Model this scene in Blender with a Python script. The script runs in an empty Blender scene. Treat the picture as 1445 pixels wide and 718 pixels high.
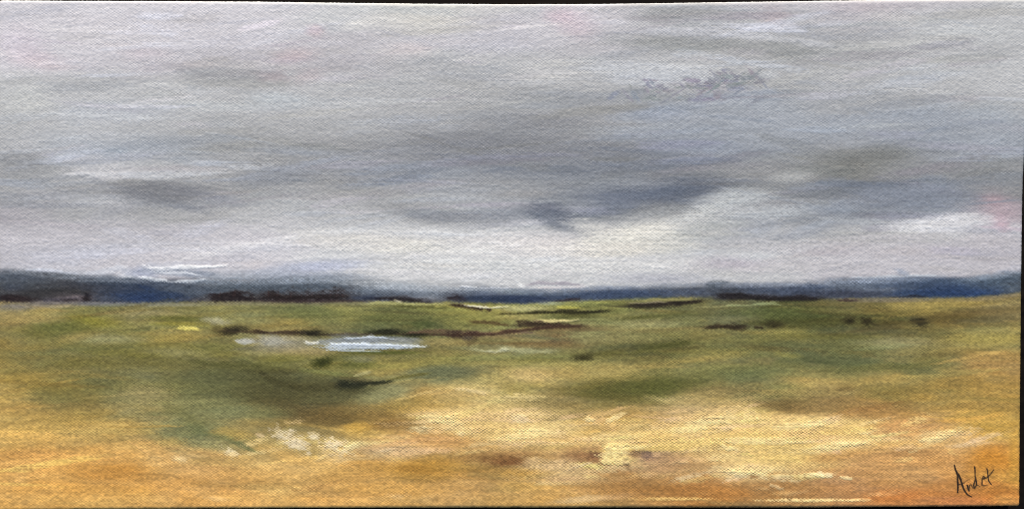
import bpy, math, random
import numpy as np

# ----------------------------------------------------------------------------
# A small stretched canvas, painted with a moor under a grey sky, lying on a
# black table in raking daylight.  Lengths of the painting are worked out in
# "p": 1 p = 1/1445 of the canvas width (about a third of a millimetre).
# ----------------------------------------------------------------------------
scene = bpy.context.scene
coll = scene.collection
K = 0.508 / 1445.0            # metres per p
KY = K * 716.87 / 718.0
TABLE_Z = 0.74
DEPTH_P = 52.0                # depth of the stretcher, p
FACE_Z = TABLE_Z + DEPTH_P * K
rng = np.random.default_rng(11)
f4 = np.float32

# ---------------------------------------------------------------- canvas grid
R = 4.8                       # rounding of the stretcher edge, p
arc = R * math.pi / 2


def axis(a, b):
    inner = np.arange(a + R, b - R + 0.5, 1.0)
    bend = np.array([0.2, 0.4, 0.6, 0.8, 1.0]) * arc
    wall = arc + np.array([1.2, 4, 10, 20, 32, DEPTH_P - R])
    out = np.concatenate([bend, wall])
    lo = (a + R) - out[::-1]
    hi = inner[-1] + out
    return np.concatenate([lo, inner, hi]), inner[0], inner[-1]


def fold(s, lo, hi):
    """unfolded coordinate -> (coordinate seen from the front, drop)"""
    e = np.where(s < lo, lo - s, np.where(s > hi, s - hi, 0.0))
    sg = np.where(s < lo, -1.0, 1.0)
    base = np.clip(s, lo, hi)
    b = np.minimum(e, arc) / R
    lat = R * np.sin(b)
    drop = R * (1 - np.cos(b)) + np.maximum(e - arc, 0)
    return base + sg * lat, drop


XR = 1444.6
U1, ulo, uhi = axis(-2.6, XR)
V1, vlo, vhi = axis(0.4, 716.6)
px1, dx1 = fold(U1, ulo, uhi)
py1, dy1 = fold(V1, vlo, vhi)
NX, NY = len(U1), len(V1)
PX = np.repeat(px1[None, :], NY, 0)
PY = np.repeat(py1[:, None], NX, 1)
DROP = np.minimum(dx1[None, :] + dy1[:, None], DEPTH_P)
# the cloth is pulled in along its edges, so the outline is not quite straight
tx = np.clip(PX / 1440, 0, 1)
ty = np.clip(PY / 716, 0, 1)
top_edge = np.interp(PX, [0, 100, 250, 360, 490, 600, 720, 850, 960, 1080, 1150, 1250, 1445],
                     [-.6, .1, .6, 1.2, 3.0, 4.3, 4.9, 4.5, 3.0, 1.2, .2, -1, -2.2])
bot_edge = np.interp(PX, [0, 120, 300, 500, 720, 900, 1100, 1300, 1400, 1445],
                     [721, 719.2, 717.8, 717.0, 716.6, 716.6, 716.6, 715.4, 714.6, 714.2])
right_edge = np.interp(PY, [0, 150, 190, 260, 340, 430, 540, 620, 716],
                       [1452, 1450.5, 1447.8, 1444.4, 1443.0, 1442.0, 1441.0, 1440.2, 1439.6])
PX = PX + tx ** 6 * (right_edge - XR)
PY = PY + (1 - ty) ** 6 * (top_edge - 0.4) + ty ** 6 * (bot_edge - 716.6)
PX = PX.astype(f4)
PY = PY.astype(f4)
UU = np.repeat(U1[None, :], NY, 0).astype(f4)
VV = np.repeat(V1[:, None], NX, 1).astype(f4)


# -------------------------------------------------------------------- helpers
def noise(sx, sy, seed, octaves=1):
    """smooth value noise in 0..1 on the canvas grid, cell size sx by sy p"""
    r = np.random.default_rng(seed)
    tot = np.zeros((NY, NX), f4)
    amp, norm = 1.0, 0.0
    for o in range(octaves):
        cx, cy = sx / 2 ** o, sy / 2 ** o
        gx = (U1 - U1[0]) / cx + r.random()
        gy = (V1 - V1[0]) / cy + r.random()
        ix, iy = gx.astype(int), gy.astype(int)
        fx, fy = gx - ix, gy - iy
        fx = (fx * fx * (3 - 2 * fx)).astype(f4)
        fy = (fy * fy * (3 - 2 * fy)).astype(f4)
        G = r.random((iy.max() + 2, ix.max() + 2)).astype(f4)
        A = G[:, ix] * (1 - fx) + G[:, ix + 1] * fx
        tot += amp * (A[iy] * (1 - fy)[:, None] + A[iy + 1] * fy[:, None])
        norm += amp
        amp *= 0.55
    return tot / norm


def sstep(a, b, x):
    t = np.clip((x - a) / (b - a), 0, 1)
    return t * t * (3 - 2 * t)


n_big = noise(150, 40, 1, 3) - .5
n_str = noise(70, 7, 2, 3) - .5          # brush streaks
n_mid = noise(16, 6, 3, 3) - .5
n_fin = noise(4.2, 2.6, 4, 2) - .5
n_hair = noise(46, 1.5, 5, 2) - .5       # bristle marks
n_wx = noise(60, 30, 6, 2) - .5
n_wy = noise(60, 24, 7, 2) - .5

# ---------------------------------------------------------------------- weave
ph_r = np.cumsum(np.random.default_rng(8).normal(0, .07, NY)).astype(f4)
ph_c = np.cumsum(np.random.default_rng(9).normal(0, .07, NX)).astype(f4)
wu = UU + 2 * n_wx + .8 * (noise(18, 9, 21) - .5)
wv = VV + 2 * n_wy + .9 * (noise(20, 10, 22) - .5)
weave = np.cos(2 * np.pi * wu / 5.4 + ph_c[None, :]) * np.cos(2 * np.pi * wv / 3.6 + ph_r[:, None])
weave = weave.astype(f4)
n_gr = noise(3.1, 2.0, 41, 1) - .5
n_gr2 = noise(6.5, 3.0, 42, 2) - .5
tooth = .5 + .32 * weave + .45 * n_fin + .35 * n_mid + .35 * n_gr      # 0..1, high = thread tops

# -------------------------------------------------------------- ground colours
T = {'n': (0, 0, 2), 'l': (2, -2, 4), 'p': (8, -6, 1), 'w': (2, 1, -4), 'b': (-6, -1, 8), 'B': (-9, -2, 12)}
sky_rows = """
0 205l 206l 204l 205l 200n 198w 195n 195l 180n 185l 190l 185l 188n
30 205l 202l 200l 203l 198n 200w 190l 192l 172n 172n 180l 180n 186n
60 204l 200l 198l 195l 190l 195l 188l 185l 158n 160n 160n 175n 186n
90 200l 196l 190l 176l 178l 180n 180n 178n 180n 175n 172n 178n 186n
120 190n 184n 182n 172n 176n 175n 172n 168n 160n 158n 170n 175n 184n
150 182n 180n 182n 176n 180n 168n 158n 155n 155b 162b 168n 160n 172n
180 176n 178n 172n 165n 165n 158n 148n 150n 155b 160b 158b 154b 158b
210 170n 172b 160b 152n 148n 140n 132n 130n 142b 150b 145n 148b 152b
240 150n 180n 175n 150n 142n 142b 128b 124b 125n 140n 122w 128n 132n
270 155n 145n 132n 150n 150n 152n 146n 125b 102b 150n 115n 128b 130n
300 163l 165n 160n 175n 172n 155n 140b 115b 140n 160n 128b 140b 155p
330 178l 183l 184l 194l 199n 195n 200n 170n 196w 176n 170n 192n 178l
360 184l 190l 196l 201l 209n 211n 211n 211n 203n 194n 190l 187l 182l
390 186l 192l 196l 194l 192n 201n 205n 204n 198n 190n 188l 186l 180l
420 180l 185l 188l 185l 180n 188n 190n 188n 185n 182l 180l 178l 172l
"""
sky_pts = []
for line in sky_rows.strip().splitlines():
    t = line.split()
    for i, v in enumerate(t[1:]):
        L = int(v[:-1])
        d = T[v[-1]]
        sky_pts.append((i * 120, int(t[0]), L + d[0], L + d[1], L + d[2]))

meadow_txt = """20 440 165 145 90;60 440 172 152 85;85 462 115 115 60;140 455 140 135 62;250 452 125 120 55;210 445 150 140 90
60 470 128 118 58;120 467 125 118 56;40 500 135 120 60;120 497 128 120 66;300 490 126 121 65;160 540 120 110 58;240 540 108 104 60;20 520 148 127 64;420 532 88 82 46
20 480 145 127 66;120 480 150 140 95;250 478 165 145 75;60 510 125 115 60;200 510 120 110 60;250 500 150 140 90;330 512 115 110 60
25 535 175 145 70;190 530 125 120 75;300 522 95 95 55;380 440 150 145 85;430 440 115 118 70;500 437 150 145 80;540 450 105 108 60
600 452 95 100 55;650 442 160 152 70;400 458 160 140 70;390 492 150 142 110;440 503 150 140 90;380 512 130 125 60;365 530 82 78 42
480 504 100 100 50;540 520 165 145 75;450 518 120 115 55;620 503 130 120 65;620 525 105 110 75;700 520 165 145 80
760 434 160 158 85;850 432 140 140 70;950 445 120 120 70;1050 442 120 122 85;900 460 145 140 90;830 470 140 135 85;780 480 120 100 65
740 490 160 158 110;940 487 90 90 45;880 497 100 95 50;1000 482 130 120 65;760 507 130 125 65;760 525 182 158 95;870 520 160 145 80
1000 513 150 140 80;1050 522 110 112 72;1110 440 85 90 45;1150 452 80 82 40;1100 472 122 116 60;1200 440 120 110 60;1300 430 165 145 75
1240 452 90 82 40;1350 450 115 100 50;1420 440 145 125 75;1300 470 125 115 60;1200 490 110 108 62;1130 500 110 112 75;1260 485 142 136 90
1400 475 165 150 80;1200 510 100 102 62;1100 522 165 145 85;1300 515 115 110 60;1400 515 180 140 75;1250 530 165 140 75;1150 535 175 150 85
15 550 165 135 70;80 555 115 105 55;200 555 140 128 80;290 545 95 95 58;320 580 125 125 85;355 560 76 72 42;30 585 185 150 80
120 580 145 122 62;200 580 140 125 75;275 605 110 112 72;350 602 150 130 75;20 610 195 155 80;150 605 175 140 72;50 650 205 150 75
150 650 205 155 80;250 655 205 160 90;160 665 195 138 62;60 690 210 155 75;270 680 205 150 75;340 690 205 150 75
400 555 76 72 42;450 560 88 84 50;480 545 62 60 36;550 558 140 135 90;600 560 160 130 70;680 555 195 170 105;380 598 140 120 65
450 590 118 98 52;560 590 142 112 58;620 585 200 172 108;700 590 195 165 95;520 605 188 152 78;600 615 195 150 85;420 635 175 145 80
560 635 190 155 105;430 655 215 170 95;520 660 190 140 65;600 660 175 130 55;700 665 165 125 65;540 690 200 150 75;650 690 195 150 85
380 690 215 165 85;740 550 150 135 75;780 565 142 122 75;860 555 100 92 45;920 545 90 92 42;1000 550 150 130 75;1050 545 122 112 65
780 590 195 165 100;880 590 180 145 80;960 580 180 150 100;1000 605 220 186 112;1060 590 205 175 95;740 610 215 180 110;820 615 205 165 90
900 620 195 160 90;1060 620 215 180 105;730 650 150 115 62;830 645 160 120 72;930 645 165 130 88;980 650 185 145 85;790 660 185 150 100
800 690 190 145 75;900 680 165 120 65;1000 690 170 115 55;740 680 190 145 70;1050 660 205 170 110
1100 550 120 115 65;1110 575 122 102 56;1180 560 145 120 70;1250 555 130 115 60;1230 572 160 122 65;1350 550 155 125 60;1410 560 170 135 65
1100 600 210 175 108;1150 597 215 182 118;1200 612 212 172 100;1280 605 195 145 85;1330 620 215 172 108;1400 600 185 145 65;1100 640 205 170 95
1200 645 195 145 85;1270 670 190 140 80;1400 650 195 130 50;1410 690 195 120 50;1110 690 165 120 65;1200 685 180 130 78;1270 702 190 122 62
1350 705 192 122 65;1430 680 200 150 60;1320 650 195 140 75;1340 690 192 128 62;480 710 205 152 76;720 708 190 145 75;100 712 208 156 76"""
hill_txt = """20 390 78 86 100;50 400 72 76 85;20 408 55 55 60;20 420 42 32 32;90 408 58 55 60;110 417 80 72 78;160 400 60 68 85;190 410 45 58 90
200 420 38 55 100;250 415 50 60 85;160 424 60 62 75;330 405 75 82 92;300 418 60 55 60;330 420 55 46 46;400 402 82 92 105;380 412 65 65 72
400 420 50 42 40;470 400 88 98 112;480 415 56 50 52;530 408 95 105 120;560 418 60 65 80;600 412 110 118 130;640 418 75 82 98
690 415 60 75 108;700 424 35 48 80;740 420 45 58 95;800 415 60 72 95;830 415 55 70 105;880 412 62 76 108;890 419 42 55 85;960 410 75 82 98
1000 406 80 86 98;1020 414 55 58 68;1060 410 65 75 98;1100 410 72 82 105;1120 417 45 48 65;1170 404 95 105 125;1200 412 62 72 95
1250 405 85 98 122;1290 402 62 78 105;1330 408 40 60 105;1360 412 38 60 112;1400 400 75 88 108;1430 398 68 80 95;1400 412 50 68 100"""


def pts(txt):
    return [tuple(float(q) for q in p.split()) for l in txt.splitlines() for p in l.split(';') if p.strip()]


STEP = 3


def field(points, ax, soft, power=2.0):
    """smooth blend of colour notes, each spread wider sideways than up"""
    qx = PX[::STEP, ::STEP] + 26 * n_big[::STEP, ::STEP] + 10 * n_mid[::STEP, ::STEP]
    qy = PY[::STEP, ::STEP] + 14 * n_wy[::STEP, ::STEP] + 9 * n_str[::STEP, ::STEP]
    num = np.zeros(qx.shape + (3,), f4)
    den = np.zeros(qx.shape, f4)
    for p in points:
        w = (((qx - p[0]) / ax) ** 2 + (qy - p[1]) ** 2 + soft * soft) ** -power
        den += w
        num += w[..., None] * np.array(p[2:5], f4)
    small = num / den[..., None]
    # back to the full grid
    yi = np.minimum(np.arange(NY) / STEP, small.shape[0] - 1.001)
    xi = np.minimum(np.arange(NX) / STEP, small.shape[1] - 1.001)
    y0, x0 = yi.astype(int), xi.astype(int)
    fy, fx = (yi - y0).astype(f4)[:, None, None], (xi - x0).astype(f4)[None, :, None]
    a = small[y0] * (1 - fy) + small[y0 + 1] * fy
    return a[:, x0] * (1 - fx) + a[:, x0 + 1] * fx


sky_c = field(sky_pts, 3.4, 17, 2.2)
mea_c = field(pts(meadow_txt), 2.8, 9, 2.1)
hil_c = field(pts(hill_txt), 3.5, 3, 2.0)

HOR_X = [0, 60, 120, 180, 230, 320, 400, 480, 560, 640, 700, 740, 780, 830, 880, 950, 1000, 1085, 1200, 1300, 1400, 1445]
HOR_Y = [426, 427, 428, 428, 427, 425, 426, 427, 425, 426, 428, 428, 426, 423, 421, 419, 421, 422, 421, 420, 417, 411]
RID_X = [0, 60, 100, 130, 200, 260, 330, 400, 480, 520, 560, 620, 660, 720, 780, 840, 900, 960, 1000, 1080, 1150, 1200, 1260, 1300, 1380, 1420, 1445]
RID_Y = [382, 381, 386, 391, 393, 396, 393, 391, 394, 398, 404, 405, 406, 410, 411, 408, 405, 403, 401, 401, 397, 394, 392, 391, 392, 387, 384]
SOF_X = [0, 130, 200, 330, 420, 520, 620, 700, 800, 900, 1100, 1250, 1445]
SOF_Y = [5, 5, 8, 11, 14, 15, 13, 9, 7, 7, 7, 6.5, 7]
hor = np.interp(PX, HOR_X, HOR_Y).astype(f4) + 6 * n_mid + 3 * n_fin + 3 * n_gr2
rid = np.interp(PX, RID_X, RID_Y).astype(f4) + 5 * n_mid + 5 * n_str
sof = np.interp(PX, SOF_X, SOF_Y).astype(f4)

C = sky_c + (n_str * 15 + n_mid * 7 + n_big * 6 + n_hair * 6 + n_fin * 3)[..., None] * np.array([1, 1, 1.02], f4)
H = np.zeros((NY, NX), f4)            # paint thickness, p
H += n_str * .14 + n_hair * .05
THIN = np.zeros((NY, NX), f4)         # where the paint is rubbed thin and the cloth shows
part_id = np.zeros((NY, NX), np.int16)
PART = [('sky', None, None)]          # name, parent index, label

# hills over sky
hm = sstep(-1, 1, (PY - rid + 4 * (tooth - .5)) / sof)
hgrey = hil_c.mean(-1, keepdims=True)
hil_c = hgrey * .95 + (hil_c - hgrey) * .56 + 3
hc = hil_c + (n_str * 26 + n_mid * 22 + n_fin * 16)[..., None]
C = C * (1 - hm[..., None]) + hc * hm[..., None]
# meadow over both
gm = sstep(-1, 1, (PY - hor + 4 * (tooth - .5)) / 3.4)
mgrey = mea_c.mean(-1, keepdims=True)
mea_c = mgrey + (mea_c - mgrey) * .94 + 4
far_m = np.clip((545 - PY) / 60, 0, 1)[..., None]
mea_c = mea_c * (1 - far_m * np.array([.07, .085, .16], f4))
near_m = np.clip((PY - 600) / 60, 0, 1)[..., None]
mea_c = mea_c + near_m * (mea_c.mean(-1, keepdims=True) - mea_c + 6) * .05
g2 = mea_c.mean(-1, keepdims=True)
mea_c = mea_c + far_m * ((g2 - mea_c) * .16 - 3)
mea_c = 132 + (mea_c - 132) * 1.06
lum = (n_str * 22 + n_mid * 20 + n_hair * 5 + n_fin * 12)
mc = mea_c * (1 + lum[..., None] / 115)
mc += (noise(26, 9, 31, 2) - .5)[..., None] * np.array([10, 0, -10], f4)
C = C * (1 - gm[..., None]) + mc * gm[..., None]
H += gm * (n_mid * .25 + n_hair * .04)
part_id[hm > .5] = 1
part_id[gm > .5] = 2
PART += [('hill_range', None, 'slate blue and charcoal painted hills along the horizon'),
         ('meadow', None, 'olive green and ochre painted grassland')]


# -------------------------------------------------------------------- strokes
def lay(sl, m, col, h, dry):
    m = np.clip(m, 0, 1)
    C[sl] = C[sl] * (1 - m[..., None]) + np.array(col, f4) * m[..., None]
    H[sl] += h * m
    return m


def window(x0, x1, y0, y1):
    xs = np.searchsorted(px1, [x0, x1])
    ys = np.searchsorted(py1, [y0, y1])
    return (slice(max(ys[0], 0), min(ys[1] + 1, NY)), slice(max(xs[0], 0), min(xs[1] + 1, NX)))


def breakup(m, sl, k):
    """the edge of a touch catches on the thread tops"""
    return np.clip(m + k * 6 * m * (1 - m) * (tooth[sl] - .5 + .5 * n_gr2[sl]), 0, 1)


def new_part(name, parent, label):
    PART.append((name, parent, label))
    return len(PART) - 1


def own(sl, m, part, level=.42):
    if part is None:
        return
    idx = new_part(*part) if isinstance(part, tuple) else part
    sub = part_id[sl]
    sub[m > level] = idx
    part_id[sl] = sub
    return idx


def dab(x, y, rx, ry, col, a=1., ang=0, soft=.6, rag=.5, dry=0., h=0., part=None, level=.42, bristle=0.):
    """a blended touch of the brush: rough-edged ellipse"""
    c, s = math.cos(math.radians(ang)), math.sin(math.radians(ang))
    ext = 1 + soft + rag
    bx, by = (abs(rx * c) + abs(ry * s)) * ext + 3, (abs(rx * s) + abs(ry * c)) * ext + 3
    sl = window(x - bx, x + bx, y - by, y + by)
    X, Y = PX[sl] - x, PY[sl] - y
    d = np.sqrt(((X * c + Y * s) / rx) ** 2 + ((-X * s + Y * c) / ry) ** 2)
    small = min(1., 26. / (rx + ry))
    d = d + rag * (1.1 * n_mid[sl] + .9 * n_str[sl] + .35 * n_fin[sl] + small * (1.7 * n_gr2[sl] + .8 * n_fin[sl] + .6 * n_gr[sl]))
    m = sstep(1 + soft, 1 - soft, d)
    if dry:
        m = m * sstep(dry - .13, dry + .13, tooth[sl] * .75 + m * .42)
    if bristle:
        m = m * np.clip(1 + bristle * 3.2 * (n_hair[sl] + .3 * n_fin[sl]), 0, 1.4)
    m = a * breakup(m, sl, .7)
    v = 1 + (n_hair[sl] * .10 + n_fin[sl] * .10)
    m = lay(sl, m, col, h, dry)
    THIN[sl] += m * (1.4 * dry if dry else -.3)
    C[sl] *= (1 + (v - 1) * m)[..., None]
    return own(sl, m / max(a, 1e-3), part, level)


def line(P, col, a=1., soft=.6, rag=.5, dry=0., h=0., part=None, level=.42, taper=.16):
    """a pulled stroke: [(x, y, half width), ...]"""
    P = [tuple(map(float, p)) for p in P]
    w = max(p[2] for p in P) * (1.6 + soft + rag) + 6
    sl = window(min(p[0] for p in P) - w, max(p[0] for p in P) + w, min(p[1] for p in P) - w, max(p[1] for p in P) + w)
    X, Y = PX[sl], PY[sl]
    if taper:
        X = X + 3 * n_mid[sl]
        Y = Y + 3.2 * n_mid[sl] + 1.6 * n_str[sl]
    best = np.full(X.shape, 99., f4)
    along = np.zeros(X.shape, f4)
    L = [math.hypot(b[0] - a_[0], b[1] - a_[1]) for a_, b in zip(P, P[1:])]
    tot, run = sum(L), 0.
    for (x0, y0, w0), (x1, y1, w1), l in zip(P, P[1:], L):
        ex, ey = x1 - x0, y1 - y0
        t = np.clip(((X - x0) * ex + (Y - y0) * ey) / max(ex * ex + ey * ey, 1e-6), 0, 1)
        d = np.hypot(X - x0 - t * ex, Y - y0 - t * ey) / (w0 + (w1 - w0) * t)
        near = d < best
        best = np.where(near, d, best)
        along = np.where(near, (run + t * l) / tot, along)
        run += l
    wm = 1.0
    if taper:
        wm = 1 + 1.5 * n_mid[sl] + 1.0 * n_str[sl]
        best = best / np.clip(wm, .35, 1.8)
    best = best + rag * (.8 * n_mid[sl] + 1.0 * n_fin[sl] + .5 * n_gr[sl] + (1.5 * n_gr2[sl] if taper else 0))
    m = sstep(1 + soft, max(1 - soft, 0), best)
    if taper:
        k = taper * (1 + 1.2 * n_fin[sl])
        m = m * (.15 + .85 * sstep(0, k, along)) * (.15 + .85 * sstep(0, k, 1 - along))
    if dry:
        m = m * sstep(dry - .13, dry + .13, tooth[sl] * .75 + m * .42)
    m = a * breakup(m, sl, .9 if taper else .35)
    m = lay(sl, m, col, h, dry)
    return own(sl, m / max(a, 1e-3), part, level)


# ---- sky: cloud banks, thin grey-blue glazes, pink and cream touches
SKY, HILL, MEADOW = 0, 1, 2
# scumbled greys
dab(335, 108, 70, 14, (158, 158, 160), .7, 3, .8, .5, .30)
dab(110, 118, 60, 13, (172, 172, 174), .6, -8, .8, .5, .25)
dab(160, 158, 75, 14, (182, 186, 196), .6, 0, .8, .5)
dab(310, 150, 70, 7, (190, 193, 196), .6, 2, .7, .5, 0, .12)
dab(395, 140, 40, 10, (188, 194, 200), .6, 3, .7, .5)
dab(40, 140, 35, 20, (192, 193, 190), .5, 0, .9, .5)
dab(30, 228, 34, 16, (136, 137, 140), .8, 5, .7, .5, .22)
dab(75, 238, 40, 12, (145, 146, 148), .6, 8, .8, .5, .2)
dab(155, 243, 60, 12, (196, 194, 198), .75, 2, .7, .5)
dab(240, 240, 60, 9, (186, 185, 187), .6, 2, .8, .5)
dab(165, 214, 22, 7, (148, 160, 174), .55, -10, .8, .5)
dab(205, 208, 38, 9, (156, 162, 172), .6, -4, .8, .5)
dab(120, 192, 70, 9, (182, 184, 190), .5, 0, .8, .5)
dab(30, 205, 30, 10, (184, 184, 188), .5, 0, .8, .5)
dab(225, 272, 62, 13, (118, 119, 124), .85, 2, .7, .5, .18, part=('dark_cloud', SKY, 'dark grey cloud low at the left of the painted sky'), level=.5)
dab(290, 276, 45, 7, (138, 140, 152), .7, 10, .8, .5)
dab(170, 292, 40, 10, (156, 157, 165), .5, -20, .8, .5)
dab(60, 275, 40, 10, (170, 170, 176), .5, 0, .9, .5)
dab(200, 345, 110, 9, (192, 190, 196), .6, 1, .9, .5)
dab(300, 355, 60, 5, (206, 204, 210), .55, 2, .8, .5, 0, .1)
dab(90, 355, 90, 10, (176, 176, 186), .5, 0, .9, .5)
dab(340, 208, 80, 18, (144, 145, 147), .55, 4, .9, .5, .25)
dab(395, 247, 52, 12, (130, 133, 141), .75, -8, .8, .5)
dab(520, 240, 75, 15, (136, 139, 147), .65, 6, .8, .5, .15)
dab(540, 215, 60, 10, (140, 142, 150), .5, -6, .8, .5)
dab(655, 212, 95, 26, (118, 120, 127), .65, 4, .8, .5, .35)
dab(615, 270, 90, 12, (164, 166, 171), .65, 2, .8, .5)
dab(670, 285, 60, 10, (172, 174, 178), .6, 2, .8, .5)
dab(615, 303, 45, 7, (128, 132, 141), .75, 4, .7, .5)
dab(690, 305, 50, 8, (134, 137, 146), .7, 0, .8, .5)
dab(420, 285, 60, 14, (168, 171, 174), .5, 6, .9, .5)
dab(400, 320, 60, 16, (190, 190, 192), .5, 10, .9, .5)
dab(455, 340, 45, 8, (210, 203, 198), .65, 2, .8, .5)
dab(560, 343, 55, 11, (212, 207, 202), .65, 2, .8, .5, 0, .1, part=('bright_cloud', SKY, 'cream white cloud left of the middle above the horizon'), level=.5)
dab(500, 345, 60, 3, (206, 204, 206), .5, 2, .8, .5)
dab(690, 345, 50, 9, (198, 192, 192), .5, 0, .9, .5)
dab(590, 350, 50, 7, (206, 204, 196), .5, 0, .9, .5)
# the dark bank right of the middle
dab(770, 205, 110, 26, (122, 124, 131), .55, 0, .9, .5, .35)
dab(890, 225, 110, 20, (116, 119, 127), .55, -4, .9, .5, .35)
dab(980, 205, 60, 12, (142, 150, 168), .6, 4, .9, .5)
dab(950, 185, 110, 8, (158, 163, 172), .5, 2, .9, .5)
dab(960, 268, 62, 17, (88, 94, 106), .85, -8, .7, .6, .12, part=('dark_cloud', SKY, 'slate blue cloud bank right of the middle of the painted sky'), level=.45)
dab(880, 277, 55, 17, (100, 107, 123), .75, -10, .8, .6, .12)
dab(845, 295, 40, 13, (112, 118, 130), .55, -12, .8, .5, .2)
dab(935, 295, 50, 8, (118, 120, 124), .55, -4, .7, .5, .3)
dab(1030, 262, 45, 8, (112, 115, 120), .65, -8, .8, .5, .2)
dab(1090, 262, 60, 7, (118, 120, 122), .6, 2, .8, .5, .25)
dab(775, 298, 30, 12, (84, 90, 105), .85, 8, .7, .5, .1, part=('dark_cloud', SKY, 'small slate blue cloud touch over the bright horizon'), level=.5)
dab(787, 313, 28, 9, (108, 114, 126), .6, 20, .8, .5)
dab(735, 290, 40, 8, (150, 153, 160), .5, 0, .8, .5)
dab(1040, 288, 48, 17, (172, 176, 180), .75, -14, .7, .5)
dab(1010, 282, 30, 8, (176, 178, 180), .6, -20, .7, .5)
dab(895, 338, 72, 20, (214, 210, 200), .75, -6, .7, .5, 0, .12, part=('bright_cloud', SKY, 'cream white cloud low right of the middle'), level=.5)
dab(865, 350, 60, 10, (216, 210, 198), .6, -4, .8, .5)
dab(770, 345, 60, 15, (208, 203, 205), .7, 0, .8, .5, 0, .1)
dab(770, 352, 40, 5, (222, 216, 216), .5, 0, .8, .5)
dab(920, 312, 45, 8, (196, 195, 192), .5, -6, .8, .5)
dab(985, 325, 45, 16, (158, 162, 162), .5, -30, .8, .6, .2)
dab(1020, 340, 60, 14, (164, 166, 172), .6, -10, .9, .5)
dab(1070, 320, 30, 14, (160, 166, 180), .5, -10, .9, .5)
# right side
dab(1215, 225, 70, 17, (118, 119, 117), .7, -8, .8, .5, .3)
dab(1120, 248, 34, 8, (170, 171, 170), .7, -6, .7, .5)
dab(1115, 225, 50, 9, (134, 136, 138), .5, 0, .8, .5, .25)
dab(1180, 270, 80, 9, (106, 111, 119), .7, -6, .8, .5, .15)
dab(1280, 275, 70, 17, (122, 128, 141), .75, -2, .7, .5)
dab(1180, 290, 70, 9, (142, 149, 162), .6, -6, .8, .5)
dab(1330, 235, 90, 13, (132, 134, 136), .6, -3, .8, .5, .25)
dab(1410, 240, 40, 20, (138, 140, 142), .5, 0, .9, .5, .2)
dab(1270, 200, 120, 10, (146, 152, 164), .5, 0, .9, .5)
dab(1395, 205, 40, 12, (160, 166, 176), .5, 0, .9, .5)
dab(1130, 328, 45, 9, (138, 143, 155), .6, -16, .8, .5)
dab(1150, 318, 40, 4, (178, 184, 194), .5, -18, .7, .5)
dab(1332, 318, 62, 14, (204, 203, 208), .8, -4, .7, .5, 0, .1, part=('bright_cloud', SKY, 'pale white cloud near the right edge'), level=.5)
dab(1290, 324, 30, 5, (220, 219, 222), .55, -4, .7, .5)
dab(1408, 294, 26, 19, (176, 150, 159), .45, 30, .9, .6)
dab(1402, 283, 14, 7, (180, 150, 158), .36, 10, .8, .6)
dab(1412, 316, 12, 10, (182, 148, 162), .6, 40, .8, .5)
dab(1436, 330, 7, 14, (200, 198, 204), .6, -30, .8, .4)
dab(1150, 352, 40, 7, (176, 164, 172), .5, 0, .9, .5)
dab(1350, 355, 90, 12, (172, 166, 174), .4, 0, .9, .5)
dab(1330, 148, 28, 4, (186, 190, 198), .55, -6, .6, .4)
dab(1310, 163, 90, 11, (150, 157, 169), .65, 1, .8, .5)
dab(1400, 158, 40, 12, (156, 163, 172), .5, 0, .9, .5)
dab(1215, 130, 60, 14, (160, 161, 164), .5, 8, .8, .5, .25)
dab(1110, 72, 40, 13, (146, 147, 147), .75, 6, .7, .5, .2)
dab(1190, 70, 70, 9, (156, 157, 158), .5, 4, .8, .5)
dab(1150, 40, 70, 3, (160, 162, 165), .55, -4, .7, .5)
dab(1125, 59, 45, 5, (196, 196, 202), .6, 6, .7, .5, 0, .1)
dab(1250, 32, 70, 4, (166, 170, 173), .5, -3, .8, .5)
dab(1225, 10, 60, 8, (184, 170, 176), .5, 0, .9, .5)
dab(1092, 24, 18, 14, (188, 168, 174), .5, 0, .9, .5)
dab(1365, 45, 55, 14, (192, 194, 196), .5, 0, .9, .5)
dab(965, 20, 55, 11, (150, 150, 152), .65, -3, .8, .5, .25)
dab(965, 62, 95, 10, (146, 147, 147), .75, 2, .7, .5, .2)
dab(1010, 52, 18, 8, (140, 141, 142), .5, 30, .8, .5)
dab(970, 44, 62, 7, (188, 188, 195), .75, 1, .7, .5)
dab(1060, 50, 34, 6, (192, 192, 197), .75, 4, .7, .5)
dab(860, 82, 50, 8, (164, 164, 168), .5, -10, .8, .5, .2)
dab(930, 104, 80, 14, (184, 186, 192), .7, 4, .8, .5, 0, .1)
dab(900, 118, 50, 4, (192, 194, 200), .6, 6, .7, .5, 0, .12)
dab(770, 133, 50, 8, (142, 144, 148), .65, 2, .8, .5, .3)
dab(760, 150, 50, 7, (172, 175, 180), .5, 2, .8, .5)
dab(760, 170, 70, 12, (134, 135, 142), .6, 0, .8, .5, .35)
dab(1060, 128, 28, 6, (180, 182, 188), .6, 0, .6, .8, .4)
dab(1085, 105, 14, 6, (192, 194, 198), .6, 0, .6, .8, .3)
dab(930, 160, 48, 10, (144, 152, 168), .7, -3, .8, .5)
dab(1040, 158, 60, 5, (138, 142, 150), .5, 2, .8, .5, .2)
dab(1085, 165, 60, 8, (160, 164, 172), .5, 0, .9, .5)
dab(840, 60, 60, 14, (176, 175, 178), .4, -14, .9, .5)
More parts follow.
